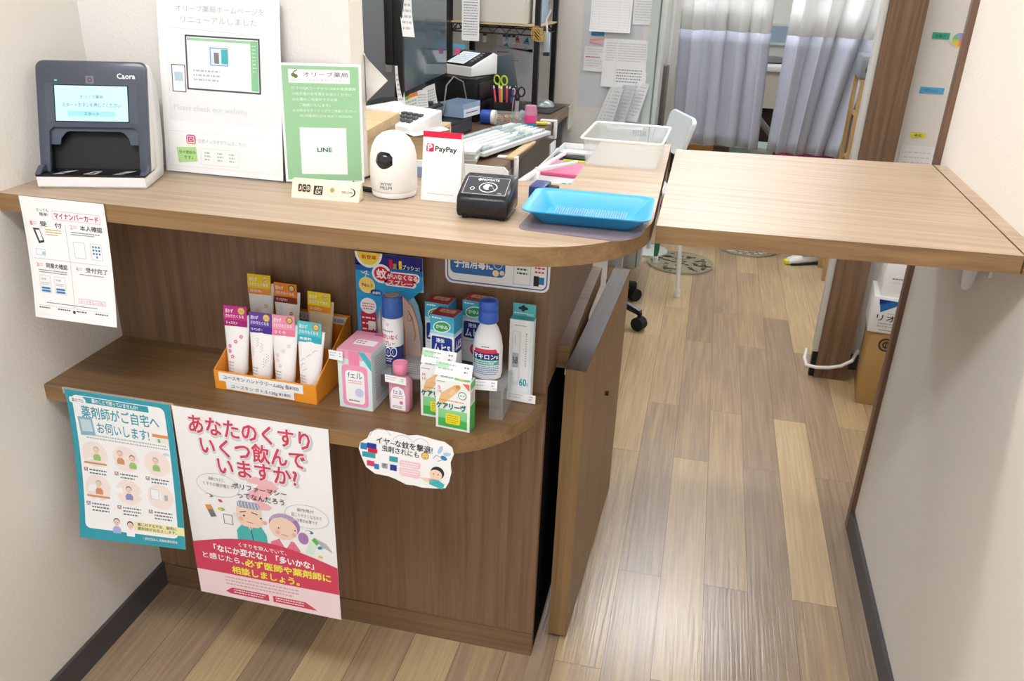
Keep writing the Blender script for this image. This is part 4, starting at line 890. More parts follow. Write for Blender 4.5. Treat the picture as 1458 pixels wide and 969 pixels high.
# bandage cartons
GRN = mat('5cc46a', .4)
def band(label, p, rz, size, num, w=.062, h=.098):
    F = Art(w, h); F.rect(.08, .60, .92, .95, ink('8ed492'), 0); F.rect(.08, .78, .92, .95, ink('4dbb5c'), 1)
    F.poly([(.10, .44), (.17, .28), (.55, .08), (.68, .06), (.72, .13), (.62, .22), (.26, .47), (.12, .50)], ink('eec08c'), 1); F.ell(.66, .11, .07, ink('eec08c'), 1); F.poly([(.38, .26), (.50, .17), (.58, .20), (.46, .30)], ink('f2cfa4'), 2)
    F.tx(size, .07, .14, .15, .20, K['rd'], .0, 3); F.tx(num, .07, .22, .18, .27, K['rd'], .0, 3); F.dashes(.04, .04, .3, 1, .03, K['g']); F.tx('CARELEAVES', .12, .395, .85, .42, K['k'], 0, 3) if 0 else F.dashes(.12, .40, .85, 1, .04, K['o'], h=.02, lv=3)
    F.tx('ケアリーヴ', .04, .46, .88, .58, ink('147a68'), .05, 5); F.ell(.78, .27, .12, ink('1f8a80'), 2); F.ell(.78, .27, .10, K['w'], 3); F.tx('キズ', .71, .25, .85, .285, ink('1f8a80'), .03, 4); F.poly([(.78, .02), (.98, .02), (.98, .16)], ink('ee7a5a'), 2)
    F.rrect(.30, .67, .72, .88, .05, ink('f4e23a'), 3); F.dashes(.34, .70, .68, 4, .045, ink('b8a820'), h=.018, lv=4)
    T_ = Art(w, .024); T_.dashes(.1, .3, .5, 2, .3, K['g']); T_.rect(.52, .2, .95, .85, GRN, 1); T_.ell(.72, .5, .12, ink('e8d060'), 2)
    R_ = Art(.024, h); R_.rect(0, .46, 1, 1, ink('4dbb5c'), 0); R_.rect(0, 0, 1, .14, ink('7acc80'), 0); R_.dashes(.2, .2, .8, 5, .045, K['lg'])
    return pbox('bandage_box', label, 'bandage box', p, rz, w, .024, h, mat('f4f5f3', .4), F, T_, R_, group='green bandage cartons')
band('green and white bandage carton marked M, partly behind the other one', (.690, -.140, ZS), -3, 'M', '10')
band('green and white bandage carton marked S, nearest the shelf edge', (.727, -.170, ZS), -5, 'S', '10', h=.094)
ptag('white and green price tag on top of the rear bandage carton', (.688, -.131, ZS+.0985), -4, .062, .026, -25, True)
ptag('white and green price tag on top of the front bandage carton', (.722, -.159, ZS+.0945), -6, .066, .026, -20, True)
ptag('white price tag leaning below the white squeeze bottle', (.776, -.124, ZS+.056), 8, .045, .018, -15)

# ================================================================== STAFF SIDE
ZD = .76
dk = thing('desk', 'brown walnut staff desk along the left, carrying the monitor and keyboard', 'desk')
dp = [(-.62, .95), (.33, .95), (.33, 1.22)]+arc(.44, 1.28, .06, -90, 0, 5)+[(.505, 2.585), (-.06, 2.585), (-.06, 2.19), (-.62, 2.19)]
M().prism(dp, ZD-.03, ZD, W_DESK).obj('desktop', dk)
for x, y in ((-.58, 1.0), (.26, 1.0), (.44, 1.34), (.44, 2.5), (-.58, 2.1)): M().box(x, x+.04, y, y+.04, 0, ZD-.03, mat('8b8d90', .4, metal=.5)).obj('leg', dk)
M().box(.500, .5062, 2.50, 2.598, ZD-.10, ZD+.002, mat('d8d4c8', .5)).obj('edge_band', dk)
c = thing('low_cabinet', 'white low cabinet behind the counter carrying the wooden boxes', 'cabinet', (.02, .17, 0))
M().box(0, .50, 0, .76, 0, ZD, mat('dfe1e2', .5)).obj('body', c)
for z in (.1, .32, .54): d = M().box(.5003, .512, .02, .74, z, z+.2, mat('e6e8e8', .45), bev=.002).obj('drawer', c); M().box(.512, .52, .33, .43, z+.15, z+.165, ALU).obj('handle', d)
c = thing('staff_table', 'pale staff table between the desk and the counter holding the stationery tray', 'table', (.548, .62, 0))
M().box(0, .312, 0, 1.36, .662, .685, mat('d5d8da', .5), bev=.002).obj('tabletop', c)
M().box(0, .312, .02, .62, .05, .661, mat('d5d8da', .5)).obj('drawer_body', c)
for x, y in ((.005, 1.31), (.275, 1.31)): M().box(x, x+.03, y, y+.03, 0, .662, mat('b9bec2', .5)).obj('leg', c)
c = thing('steel_cabinet', 'tall grey steel cabinet behind the monitor', 'cabinet', (-.70, 2.24, 0))
GS = mat('8e979c', .35, metal=.5)
M().box(0, .62, 0, .33, 0, 1.9, GS, bev=.004).obj('body', c)
for x in (.005, .3125): d = M().box(x, x+.3025, -.018, -.001, .03, 1.87, GS, bev=.003).obj('door', c); M().box(x+.13, x+.16, -.03, -.018, .9, 1.0, STEEL).obj('handle', d)

# wooden riser boxes
def plybox(name, label, loc, rz, w, d, h, group=None):
    t = thing(name, label, 'wooden box', loc, math.radians(rz)); e = .012
    M().box(0, w, 0, d, h-e, h, W_PALE, bev=.001).obj('top', t)
    M().box(0, w, 0, e, 0, h-e, W_PALE).obj('front_panel', t)
    M().box(0, e, e, d, 0, h-e, W_PALE).obj('side_panel', t); M().box(e, w, e, d, 0, e, W_PALE).obj('bottom', t)
    M().box(e, w, d-e, d, e, h-e, W_PALE).obj('back_panel', t); return t
plybox('wooden_box', 'pale wooden open box under the white telephone', (.05, 1.0, ZD+.0005), 0, .27, .27, .125)
t = thing('wooden_box', 'tall pale wooden stand behind the green notice with a slanting board top', 'wooden box', (.10, .40, ZD+.0005), math.radians(3))
for x in (.0, .24): M().box(x, x+.014, 0, .30, 0, .218, W_PALE).obj('side_panel', t)
M().box(-.01, .264, -.01, .31, .219, .243, W_PALE, bev=.002).obj('top_board', t); M().box(.014, .24, .28, .294, .0, .218, W_PALE).obj('back_panel', t)
one(M().box(0, .05, 0, .03, 0, .0006, paper('e2ddd4')), 'memo', 'small curled receipt lying on the slanting wooden board', 'memo', (.32, .42, ZD+.2440), .4)

# telephone
t = thing('telephone', 'white desk telephone with grey keypad on the wooden box', 'telephone', (.075, 1.10, ZD+.126), math.radians(-20))
side([(0, 0), (.16, 0), (.16, .05), (0, .018)], 0, .20, PLWHITE, m := M(), .004); m.obj('body', t)
sl2 = .032/.16; m = M()
for i in range(4):
    for j in range(3):
        m.box(.10+i*.021, .114+i*.021, .03+j*.026, .046+j*.026, .0185+sl2*(.03+j*.026), .024+sl2*(.046+j*.026), mat('5c6168', .5))
tag(m.obj('keypad', t), 'grey keypad')
M().box(.012, .055, .005, .155, .03, .06, PLWHITE, bev=.01).obj('handset', t)
one(M().grid(lambda x, y, l=0: Vector((.10*x, .13*(1-y), .018*math.sin(x*2.2)*(1-y*.4)+.001+l)), 8, 4, paper('e8ebee')).art(Art(.1, .13).dashes(.1, .1, .9, 8, .09, ink('ced2d6')), lambda x, y, l=0: Vector((.10*x, .13*(1-y), .018*math.sin(x*2.2)*(1-y*.4)+.002+l)), nx=8), 'memo', 'white memo sheet draped from the telephone over the wooden box', 'memo', (.222, 1.01, ZD+.1275), math.radians(-35))
one(M().box(0, .05, 0, .018, 0, .0005, ink('dfe870')), 'sticky_note', 'yellow-green sticky note on top of the wooden box', 'sticky note', (.255, 1.12, ZD+.1262), .5)
one(M().box(0, .10, 0, .07, 0, .0008, paper('e4e6e8')), 'memo', 'white paper lying flat on the front of the wooden box', 'memo', (.13, 1.02, ZD+.1262), .1)

# stacked booklets beside the box
for i in range(4):
    one(M().box(0, .085, 0, .12, 0, .011, paper('e8ebea'), bev=.001).box(.001, .0855, .002, .118, .0035, .0075, paper('cfd3d2')), 'booklet', ['bottom', 'second', 'third', 'top'][i]+' white booklet of the small stack beside the wooden box', 'booklet', (.325+.004*(i % 2), 1.235-.004*i, ZD+.0005+i*.0118), .15-.03*i, group='booklet stack on the desk')

# computer units and monitor
t = thing('computer', 'flat black computer unit lying under the monitor', 'computer', (-.10, 1.42, ZD+.0005), math.radians(-6))
M().box(0, .30, 0, .42, 0, .055, BLACK, bev=.004).obj('case', t); M().box(.3002, .306, .02, .40, .01, .045, mat('3a3f4a', .4)).obj('front_panel', t)
t = thing('receipt_printer', 'second flat black unit stacked on the computer with grey front', 'printer', (-.14, 1.46, ZD+.0562), math.radians(-4))
M().box(0, .27, 0, .34, 0, .048, BLACK, bev=.005).obj('case', t); M().box(.2702, .275, .10, .30, .008, .040, mat('6b6f78', .35)).obj('front_panel', t); M().box(.13, .2, .22, .24, .0482, .0492, PLWHITE).obj('sticker', t)
t = thing('monitor', 'black monitor on a stand with memos taped along its lower bezel', 'monitor', (.085, 1.70, ZD+.1045), math.radians(2))
M().lathe([(.09, 0), (.095, .004), (.09, .010), (.03, .014), (.02, .016)], BLACK, c=(-.06, 0, 0), sy=1.2).obj('stand_base', t)
M().box(-.085, -.045, -.03, .03, .012, .16, BLACK, bev=.004).obj('stand_neck', t)
M().box(-.018, .012, -.285, .285, .060, .408, BLACK, bev=.004).obj('bezel', t)
M().box(-.05, -.0182, -.285, -.12, .165, .40, DBLACK, bev=.006).obj('back_shell', t)
tag(M().box(.0121, .0132, -.270, .270, .080, .394, mat('51646f', .12, coat=.3)).obj('screen', t), 'switched-off grey screen')
def memo_on(name, label, y, z, w, h, tilt, dx=0, col='eceff1', strip=None, cat='memo'):
    X = Matrix.Translation((.1035+dx, y, z)) @ Matrix.Rotation(math.radians(tilt), 4, 'X') @ Matrix.Rotation(math.radians(58), 4, 'Z')
    A = Art(w, h); A.dashes(.1, .2, .9, 6, .12, K['lg'])
    if strip: A.rect(0, 0, .48, .13, ink(strip[0]), 1); A.rect(.48, -.04, 1, .10, ink(strip[1]), 1)
    m = M(); P = lambda x, y_, l=0: X @ Vector((w*x-w/2, -l-.012*y_**2*h/.08, -h*y_))
    m.grid(P, 1, 5, paper(col)).art(A, curled(lambda x, y_: P(x, y_)), ny=5)
    return one(m, name, label, cat)
memo_on('memo', 'white memo with green and orange flags taped to the monitor foot, nearest the telephone', 1.485, .925, .075, .10, 12, strip=('a8d84a', 'f09050'))
memo_on('memo', 'white memo at the middle of the lower monitor edge, hanging straight', 1.625, .925, .05, .075, -2)
memo_on('memo', 'white memo at the lower monitor edge tilted outwards, farthest from the telephone', 1.70, .930, .060, .085, 14)
memo_on('memo', 'curled white memo stuck on the near side edge of the monitor', 1.418, 1.03, .03, .13, 0, dx=-.012)
memo_on('memo', 'long white paper strip hanging over the top of the monitor screen', 1.45, 1.27, .05, .15, -6, dx=.006)
t = thing('glue_bottle', 'small bottle with navy cap and red print beside the partition wall', 'bottle', (-.03, 1.33, ZD+.0005))
M().lathe([(.022, 0), (.024, .004), (.024, .085), (.018, .092)], mat('e9e4e0', .4)).obj('bottle', t); M().lathe([(.0244, .03), (.0244, .07)], K['rd']).obj('label_band', t); M().lathe([(.0185, .091), (.019, .125), (.014, .128)], mat('2a3f74', .4)).obj('cap', t)
one(M().grid(lambda x, y, l=0: Vector((.515+.045*x*(1-abs(2*y-1))+.001, .092-.01*x+l*0, 1.215-.085*y))+Vector((0, -l, 0)), 4, 8, paper('e6e3dd')), 'memo', 'white paper corner folding out from the partition wall edge', 'memo')

# label printer
t = thing('label_printer', 'white label printer with black sloping top and a receipt on it', 'printer', (.085, 2.05, ZD+.1705), math.radians(-26))
m = M(); side([(0, 0), (.16, 0), (.16, .075), (.14, .082), (0, .035)], -.06, .11, PLWHITE, m, .004); m.obj('body', t)
q = M(); sl3 = .047/.14
P = lambda x, y, l=0: Vector((-.052+.154*x, .006+.130*(1-y), .0375+sl3*.130*(1-y)+.002+l))
q.grid(P, 1, 1, mat('1f2226', .25), th=.002); q.obj('top_panel', t)
A = Art(.09, .1); A.rect(0, 0, 1, 1, paper('eef2f5'), 1); A.dashes(.12, .12, .9, 5, .15, K['lb'], lv=2)
one_ = M().art(A, lambda x, y, l=0: P(.1+.6*x, .15+.8*y, l+.002)); one_.obj('receipt', t)
q = M()
for i in range(5): q.box(.075, .085, .03+i*.018, .04+i*.018, .0415+sl3*(.04+i*.018), .0425+sl3*(.045+i*.018), mat('8a8f94', .4))
q.obj('buttons', t)
t = thing('drawer_box', 'black drawer box carrying the label printer', 'box', (-.06, 2.0, ZD+.0005), math.radians(-8))
M().box(0, .28, 0, .24, 0, .168, DBLACK, bev=.003).obj('case', t)
for z in (.02, .09): M().box(.2802, .288, .01, .23, z, z+.06, BLACK, bev=.002).obj('drawer', t)
t = thing('clear_tray', 'clear blue-tinted plastic tray with printed side near the label printer', 'tray', (.135, 1.74, ZD+.0585), math.radians(-14))
CB = mat('a9c4e0', .2, alpha=.6)
M().box(0, .10, 0, .13, 0, .003, CB).box(0, .002, 0, .13, .003, .05, CB).box(.098, .1, 0, .13, .003, .05, CB).box(0, .1, 0, .002, .003, .05, CB).box(0, .1, .128, .13, .003, .05, CB).obj('tray', t)
A = Art(.12, .03); A.tx('LOCKITEMS' if 0 else '○○○○', .2, .3, .8, .6, K['bl']) if 0 else A.dashes(.15, .4, .85, 1, .3, K['bl'])
M().box(.1003, .1013, .004, .126, .001, .03, paper('e8eef4')).art(A, lambda x, y, l=0: Vector((.1016+l, .004+.122*x, .001+.029*(1-y)))).obj('label', t)
one(M().tube([(.16, 1.70, .84), (.16, 1.74, .93), (.17, 1.80, .955), (.19, 1.86, .93), (.2, 1.885, .85)], .0025, mat('8b8a84', .5)), 'cable', 'grey cable looping up between the monitor and the label printer', 'cable')
t = thing('tape_flag', 'blue and pink flags clipped above the label printer', 'flag', (.10, 2.02, ZD+.262))
M().box(0, .05, 0, .004, .01, .028, ink('5cb8dc')).obj('blue_flag', t); M().box(.012, .03, -.004, -.001, -.012, .014, ink('f06ab0')).obj('pink_flag', t)
o = one(M().box(0, .075, 0, .001, 0, .26, paper('eceef0')).art(Art(.075, .26).dashes(.1, .06, .9, 22, .04, K['g'], h=.012), flat(.075, .26, (0, -.0003, 0))), 'hanging_list', 'long printed list hanging between the monitor and the rack', 'list', (.075, 2.235, 1.045), 0)

# rack
rk = thing('wire_rack', 'black metal rack standing on the far end of the desk', 'rack', (.0, 2.26, ZD+.0005), math.radians(-4))
for x in (0, .385):
    for y in (.0, .29): M().box(x, x+.022, y, y+.02, 0, 1.0, BLACK).obj('post', rk)
m = M(); m.box(.0, .405, .0, .31, .352, .358, mat('c9b48c', .5)); m.obj('shelf_board', rk)
m = M()
for y in (.006, .304):
    m.tube([(.02, y, .35), (.385, y, .35)], .004, BLACK, seg=6); m.tube([(.02, y, .318), (.385, y, .318)], .003, BLACK, seg=6)
    m.tube([(.02+.365*i/12, y, .349 if i % 2 else .319) for i in range(13)], .0022, BLACK, seg=5)
for x in (.008, .397):
    m.tube([(x, .02, .35), (x, .29, .35)], .004, BLACK, seg=6); m.tube([(x, .02, .318), (x, .29, .318)], .003, BLACK, seg=6); m.tube([(x, .02+.27*i/8, .349 if i % 2 else .319) for i in range(9)], .0022, BLACK, seg=5)
m.obj('wire_truss', rk)
M().box(.025, .13, .22, .3, .36, .75, DBLACK).obj('back_panel', rk)
one(M().box(0, .205, 0, .24, 0, .34, mat('dcdad2', .5), bev=.003).box(.003, .202, -.001, .0, .10, .101, mat('a8a69e', .5)), 'storage_box', 'large off-white box on the rack shelf', 'storage box', (.136, 2.262, ZD+.3595), math.radians(-4))
one(M().lathe([(.014, 0), (.016, .012), (.012, .02), (.013, .028), (.006, .034)], mat('e2dfd4', .5)), 'figurine', 'tiny cream ornament on the rack shelf beside the off-white box', 'ornament', (.108, 2.285, ZD+.3595))
one(M().box(0, .035, 0, .12, 0, .22, paper('e6ebf0')).box(.0355, .055, .0, .10, 0, .20, paper('c9b8a8')).box(.0555, .07, .03, .12, 0, .24, ink('a8c4dc')), 'document_file', 'upright pale document files at the window end of the rack shelf', 'document files', (.355, 2.37, ZD+.3595), 0) if 0 else None
for i, (cc, hh, lb) in enumerate((('e6ebf0', .22, 'white'), ('cbbcab', .20, 'beige'), ('a8c4dc', .24, 'pale blue'))):
    one(M().box(0, .009, 0, .17, 0, hh, paper(cc), bev=.0008), 'document_file', lb+' document file standing upright at the open end of the rack', 'document file', (.358+.0105*i, 2.31+.01*i, ZD+.3595), 0, group='files on the rack')
for i, (dx, lb) in enumerate(((.10, 'nearest the hanging list'), (.17, 'second from the hanging list'), (.255, 'third along the rack shelf'), (.275, 'fourth along the rack shelf'), (.295, 'nearest the rack post'))):
    t = thing('binder_clip', 'small steel binder clip under the rack shelf, '+lb, 'clip', (dx, 2.252, ZD+.300), 0, 'binder clips on the rack')
    M().box(-.008, .008, -.004, .0, .006, .020, BLACK).obj('jaw', t); m = M()
    for s_ in (-.005, .005): m.tube([(s_, -.004, .008), (s_*1.3, -.006, -.016), (s_*.4, -.006, -.020), (s_*.3, -.005, .006)], .0012, STEEL, seg=5)
    m.obj('handle', t)
m = M()
for i in range(7): a = i*.5; m.tube([(.022*math.cos(a+k*PI/8)*(1+.05*i), -.003*i, .026*math.sin(k*PI/8)) for k in range(16)], .0014, mat('c9a455', .6), seg=5, closed=True)
one(m, 'rubber_bands', 'bunch of tan rubber bands looped on the rack corner', 'rubber bands', (.405, 2.225, ZD+.325))
t = thing('spray_nozzle_bottle', 'white nozzle bottle hanging from the end of the rack', 'bottle', (.425, 2.30, ZD+.27))
M().box(-.012, .014, -.006, .008, -.02, .06, mat('cfe0ea', .4, alpha=.8), bev=.005).obj('bottle', t); M().box(-.012, .014, -.007, .009, -.034, -.021, mat('24382f', .5)).obj('cap', t); M().tube([(0, 0, .06), (-.004, -.01, .11), (.014, -.01, .15)], .004, PLWHITE).obj('hook', t)
def wallsheet(label, x, z, w, h, A=None, col='e9ebed', y=2.598, curl=0, rz=0, name='wall_notice'):
    P = curled(lambda a, b: Vector((w*(a-.5)*math.cos(rz)+h*(b-.5)*math.sin(rz), -.001-curl*b**2, -h*(b-.5)*math.cos(rz)+w*(a-.5)*math.sin(rz))))
    m = M().grid(P, 2, 6, paper(col))
    if A: m.art(A, P, ny=6)
    return one(m, name, label, 'notice', (x+w/2, y, z+h/2))
A = Art(.2, .26); A.dashes(.08, .08, .35, 1, .04, K['k']); A.dashes(.12, .24, .6, 1, .03, K['k'], h=.012); A.line([(.08, .2), (.95, .2)], .004, K['lg'])
for i in range(14): A.line([(.08, .32+i*.045), (.92, .32+i*.045)], .003, K['lg'])
wallsheet('large lined form on the wall behind the rack', .125, .77, .20, .22, A, 'dfe2e8')
A = Art(.16, .1); A.dashes(.25, .1, .6, 1, .1, K['g']); 
for i, c_ in enumerate(('b', 'rd', 'b')): A.poly([(.2+i*.27, .55), (.28+i*.27, .25), (.34+i*.27, .55)], K[c_]); A.rect(.18+i*.27, .58, .36+i*.27, .62, K[c_])
for i, c_ in enumerate(('te', 'p', 'lb')): A.poly([(.2+i*.27, .92), (.28+i*.27, .72), (.34+i*.27, .92)], K[c_])
wallsheet('tilted notice with small coloured cones behind the rack', .14, .985, .17, .085, A, 'e3e5ea', rz=-.12)
wallsheet('plain beige sheet beside the rack post on the wall', .05, .93, .07, .14, None, 'd5d2c6')

# papers on the wall at the far end
A = Art(.30, .5)
wallsheet('large pale grey backing sheet under the wall papers', .530, .752, .27, .50, None, 'd3d7dc', y=2.5995, name='backing_sheet')
A = Art(.18, .18); A.frame(.04, .05, .95, .95, .006, ink('cdd0d4'))
for i in range(13): A.line([(.05, .1+i*.065), (.95, .1+i*.065)], .004, ink('d9b9c0') if i % 3 else ink('cdd0d4'))
A.line([(.22, .05), (.22, .95)], .004, ink('cdd0d4')); A.line([(.7, .05), (.7, .95)], .004, ink('cdd0d4'))
wallsheet('table-ruled sheet at the top of the wall papers', .562, 1.082, .18, .16, A, 'f0f1f3', y=2.594, curl=.02)
wallsheet('narrow typed sheet at the top, right of the table-ruled sheet', .747, 1.118, .085, .12, Art(.085, .12).dashes(.1, .1, .9, 9, .09, ink('cdd0d4')), 'eceef0', y=2.595)
one(M().box(0, .058, -.001, 0, 0, .022, ink('4a93c4')), 'sticky_note', 'blue sticky note under the table-ruled sheet', 'sticky note', (.57, 2.597, 1.062))
t = thing('ribbon_tag', 'pink and orange ribbon strips under the blue sticky note', 'ribbon', (.565, 2.597, 1.04))
M().box(0, .08, -.001, 0, 0, .006, ink('f0a878'), X=Matrix.Rotation(-.12, 4, 'Y')).obj('orange_strip', t); M().box(0, .06, -.003, -.002, -.006, 0, ink('f0a0c0'), X=Matrix.Rotation(.15, 4, 'Y')).obj('pink_strip', t)
wallsheet('small typed sheet with red lines, below the blue sticky note', .545, .912, .09, .105, Art(.09, .105).dashes(.08, .08, .9, 3, .1, ink('cdd0d4')).dashes(.08, .4, .8, 1, .1, K['rd']).dashes(.08, .55, .9, 3, .1, ink('cdd0d4')), 'eaeced', y=2.593, curl=.006)
A = Art(.20, .22); A.dashes(.06, .08, .28, 8, .05, ink('cdd0d4')); A.dashes(.33, .08, .95, 8, .05, ink('cdd0d4')); A.line([(.3, .02), (.3, .98)], .006, ink('cdd0d4')); A.dashes(.33, .62, .9, 5, .06, ink('a0a4aa'))
wallsheet('large overlapping printed sheets in the middle of the wall papers', .630, .850, .20, .205, A, 'f0f1f2', y=2.591, curl=.012)
# leaning paper bundle behind the plastic container
t = thing('paper_bundle', 'folded newspapers leaning in a bundle behind the plastic container', 'papers', (.79, 2.53, .686))
for i in range(3):
    P = curled(lambda a, b, i=i: Vector((-.08+.055*i+.06*(a-.5)*(1+.3*b)-.05*b, .02*i+.01*math.sin(a*5), .17*(1-b)+.01*i)))
    m = M().grid(P, 5, 3, paper(('e4e7ea', 'd2d6dc', 'eaedf0')[i])).art(Art(.07, .15).dashes(.15, .1, .9, 9, .09, K['lg'], h=.02, seed=i), P, ny=3, nx=5); m.obj('folded_sheet', t)
one(M().box(0, .16, 0, .098, 0, .016, mat('b9bec2', .5), bev=.002), 'wall_ledge', 'small grey ledge on the wall under the leaning papers', 'ledge', (.68, 2.50, .669))

# keyboard
t = thing('keyboard', 'pale grey computer keyboard on the near edge of the desk', 'keyboard', (.405, 1.575, ZD+.012), math.radians(74))
KB = mat('d9e0e2', .45); KW = mat('e9eeee', .45); KG = mat('b4c3c6', .45)
m = M(); side([(-.085, 0), (.085, 0), (.085, .024), (-.085, .012)], -.245, .245, KB, m, .003); m.obj('case', t)
def keys(cols, name):
    m = M()
    for r in range(6):
        for (x, w, cl) in cols(r):
            y = -.070+r*.0245+(.006 if r == 5 else 0); z = .0125+(y+.085)*.0706
            m.box(x, x+w, y, y+.019, z, z+.009, cl, bev=.0018, seg=1)
    m.obj(name, t)
def main(r):
    out = []; x = -.232
    if r == 0: return [(-.232, .026, KG), (-.203, .02, KG), (-.18, .02, KG), (-.157, .115, KW), (-.039, .02, KG), (-.016, .02, KG), (.007, .026, KG), (.036, .026, KG)]
    lead = (.0, .036, .032, .028, .018, .018)[r]
    out.append((x, lead, KG)); x += lead+.002
    while x < .045: out.append((x, .0185, KG if r == 5 else KW)); x += .0208
    out.append((x, .062-x, KG)) if x < .056 else None
    return out
keys(main, 'main_keys'); keys(lambda r: [(.070+i*.0208, .0185, KG) for i in range(3) if not (r == 2 or (r == 1 and i != 1))], 'navigation_keys')
keys(lambda r: [] if r == 5 else [(.142+i*.0215, .0185, KW if i < 3 and r < 4 else KG) for i in range(4)], 'number_keys')
one(M().box(0, .028, 0, .30, 0, .008, W_PALE, bev=.001), 'wooden_strip', 'thin pale wooden strip lying along the desk edge beside the keyboard', 'wooden strip', (.480, 1.36, ZD+.0005), math.radians(-3))
def clamp(label, y):
    t = thing('desk_clamp', label, 'clamp', (.505, y, ZD), 0, 'white clamps on the desk edge')
    M().box(-.055, .014, 0, .03, .0005, .007, PLWHITE, bev=.002).box(.003, .014, 0, .03, -.068, .0, PLWHITE, bev=.002).box(-.03, .003, 0, .03, -.068, -.058, PLWHITE, bev=.002).obj('frame', t)
    M().cyl((-.018, .015, -.058), (-.018, .015, -.031), .008, PLWHITE).obj('screw', t)
clamp('white clamp on the desk edge beside the keyboard', 1.37); clamp('white clamp on the desk edge near the dark desk mat', 2.10)
one(M().box(0, .008, 0, .11, 0, .18, PLWHITE, bev=.002), 'cable_box', 'white panel hanging below the desk edge under the far clamp', 'panel', (.509, 2.02, .505))

# pens, scissors, jars
t = thing('pen_holder', 'black pen holder box with pens on the desk before the rack', 'pen holder', (.27, 2.03, ZD+.0005), math.radians(12))
M().box(0, .075, 0, .065, 0, .004, BLACK).box(0, .002, 0, .065, .004, .075, BLACK).box(.073, .075, 0, .065, .004, .075, BLACK).box(0, .075, 0, .002, .004, .075, BLACK).box(0, .075, .063, .065, .004, .075, BLACK).obj('holder', t)
for i, (c_, dx, dy, lb) in enumerate((('e85068', .01, .02, 'red'), ('f07898', .022, .035, 'pink'), ('e8b83a', .03, .015, 'yellow'), ('e0506a', .040, .045, 'crimson'), ('2a2c30', .05, .03, 'black'), ('3a6ac0', .060, .02, 'blue'), ('f0a0c0', .055, .05, 'pale pink'))):
    m = M().cyl((0, 0, 0), (-.02+.006*i, .008, .12), .0042, mat(c_, .4), seg=10).cyl((-.02+.006*i, .008, .12), (-.0215+.0064*i, .0086, .13), .0042, mat('e8e8e8', .4), r2=.002, seg=10)
    one(m, 'pen', lb+' pen standing in the black pen holder', 'pen', (.272+dx, 2.035+dy, ZD+.005), 0, 'pens in the black holder')
def scissors(label, p, rz, tilt, col, s=1):
    t = thing('scissors', label, 'scissors', p); t.rotation_euler = (math.radians(tilt), 0, math.radians(rz)); HC = mat(col, .35)
    m = M(); 
    for d in (-1, 1): m.tube([(d*(.016*s+.013*s*math.cos(k*PI/7)), 0, (.085+.018*math.sin(k*PI/7))*s) for k in range(14)], .0036*s, HC, closed=True, seg=6); m.tube([(d*.010*s, 0, .07*s), (0, 0, .05*s)], .004*s, HC, seg=6)
    m.obj('handle', t)
    M().prism([(-.006*s, -.03*s), (.006*s, -.03*s), (.008*s, .05*s), (-.008*s, .05*s)], -.001, .001, STEEL, X=Matrix(((1, 0, 0, 0), (0, 0, 1, 0), (0, 1, 0, 0), (0, 0, 0, 1)))).obj('blades', t)
scissors('black-handled scissors standing beside the pens', (.365, 2.04, ZD+.035), 10, -4, '1c1d20')
scissors('yellow-green scissors standing behind the pens', (.285, 2.10, ZD+.07), -10, 8, 'c8e03a', 1.0)
X = Matrix.Translation((.295, 1.955, ZD+.0285)) @ Matrix.Rotation(math.radians(90), 4, 'Y')
t = thing('tape_jar', 'clear jar of coloured rubber bands lying on its side with blue and white cap', 'jar', (0, 0, 0))
m = M().lathe([(.026, 0), (.028, .003), (.028, .115), (.024, .12)], mat('e8eef4', .1, alpha=.18), X=X); m.obj('jar', t)
M().lathe([(.0282, -.012), (.0282, .004)], PLWHITE, X=X).obj('collar', t); M().lathe([(.025, -.055), (.0275, -.052), (.0275, -.012)], mat('2f57b8', .4), X=X).obj('cap', t)
m = M(); rd = random.Random(4)
for i in range(46):
    a = rd.random()*PI; cx, cy, cz = .305+.095*rd.random(), 1.955+.016*(rd.random()-.5), ZD+.0285+.02*(rd.random()-.5)
    m.tube([(cx+.006*math.cos(k*PI/4)*math.cos(a), cy+.006*math.cos(k*PI/4)*math.sin(a), cz+.005*math.sin(k*PI/4)) for k in range(8)], .0011, mat(rd.choice(('e85a8a', '4ab878', 'f0b040', '5aa0e0', 'e8e060', 'f08050')), .5), closed=True, seg=4)
tag(m.obj('rubber_bands', t), 'coloured rubber bands', kind='stuff')
t = thing('ink_pot', 'round clear pot with bright pink filling at the foot of the rack post', 'pot', (.445, 1.93, ZD+.0005))
M().lathe([(.022, 0), (.024, .003), (.024, .022)], mat('3aa8d8', .3), seg=24).obj('base', t); M().lathe([(.0215, .0225), (.0235, .024), (.0235, .052)], mat('f0529a', .3), seg=24).obj('filling', t); M().lathe([(.0245, .0525), (.026, .06), (.022, .088), (.016, .09)], mat('f4a8cc', .15, alpha=.6), seg=24).obj('lid', t)
one(M().cyl((0, 0, .008), (.05, .02, .008), .0075, ink('e8dc60'), seg=10).cyl((.05, .02, .008), (.062, .025, .008), .005, PLWHITE, seg=10), 'highlighter', 'yellow marker lying on the desk edge by the pink pot', 'marker', (.445, 2.0, ZD+.0005))
one(M().grid(lambda x, y, l=0: Vector((.07*x, .06*y, .025*abs(math.sin(x*7+y*5))+.006+l)), 10, 8, mat('dfe6ea', .1, alpha=.5)), 'plastic_wrap', 'crumpled clear plastic wrap behind the jar of bands', 'plastic wrap', (.33, 2.10, ZD+.0005))
one(M().box(0, .19, 0, .235, 0, .004, mat('33353a', .4), bev=.001), 'desk_mat', 'dark flat folder lying on the desk under the rack', 'folder', (.27, 2.295, ZD+.0006), math.radians(-6))
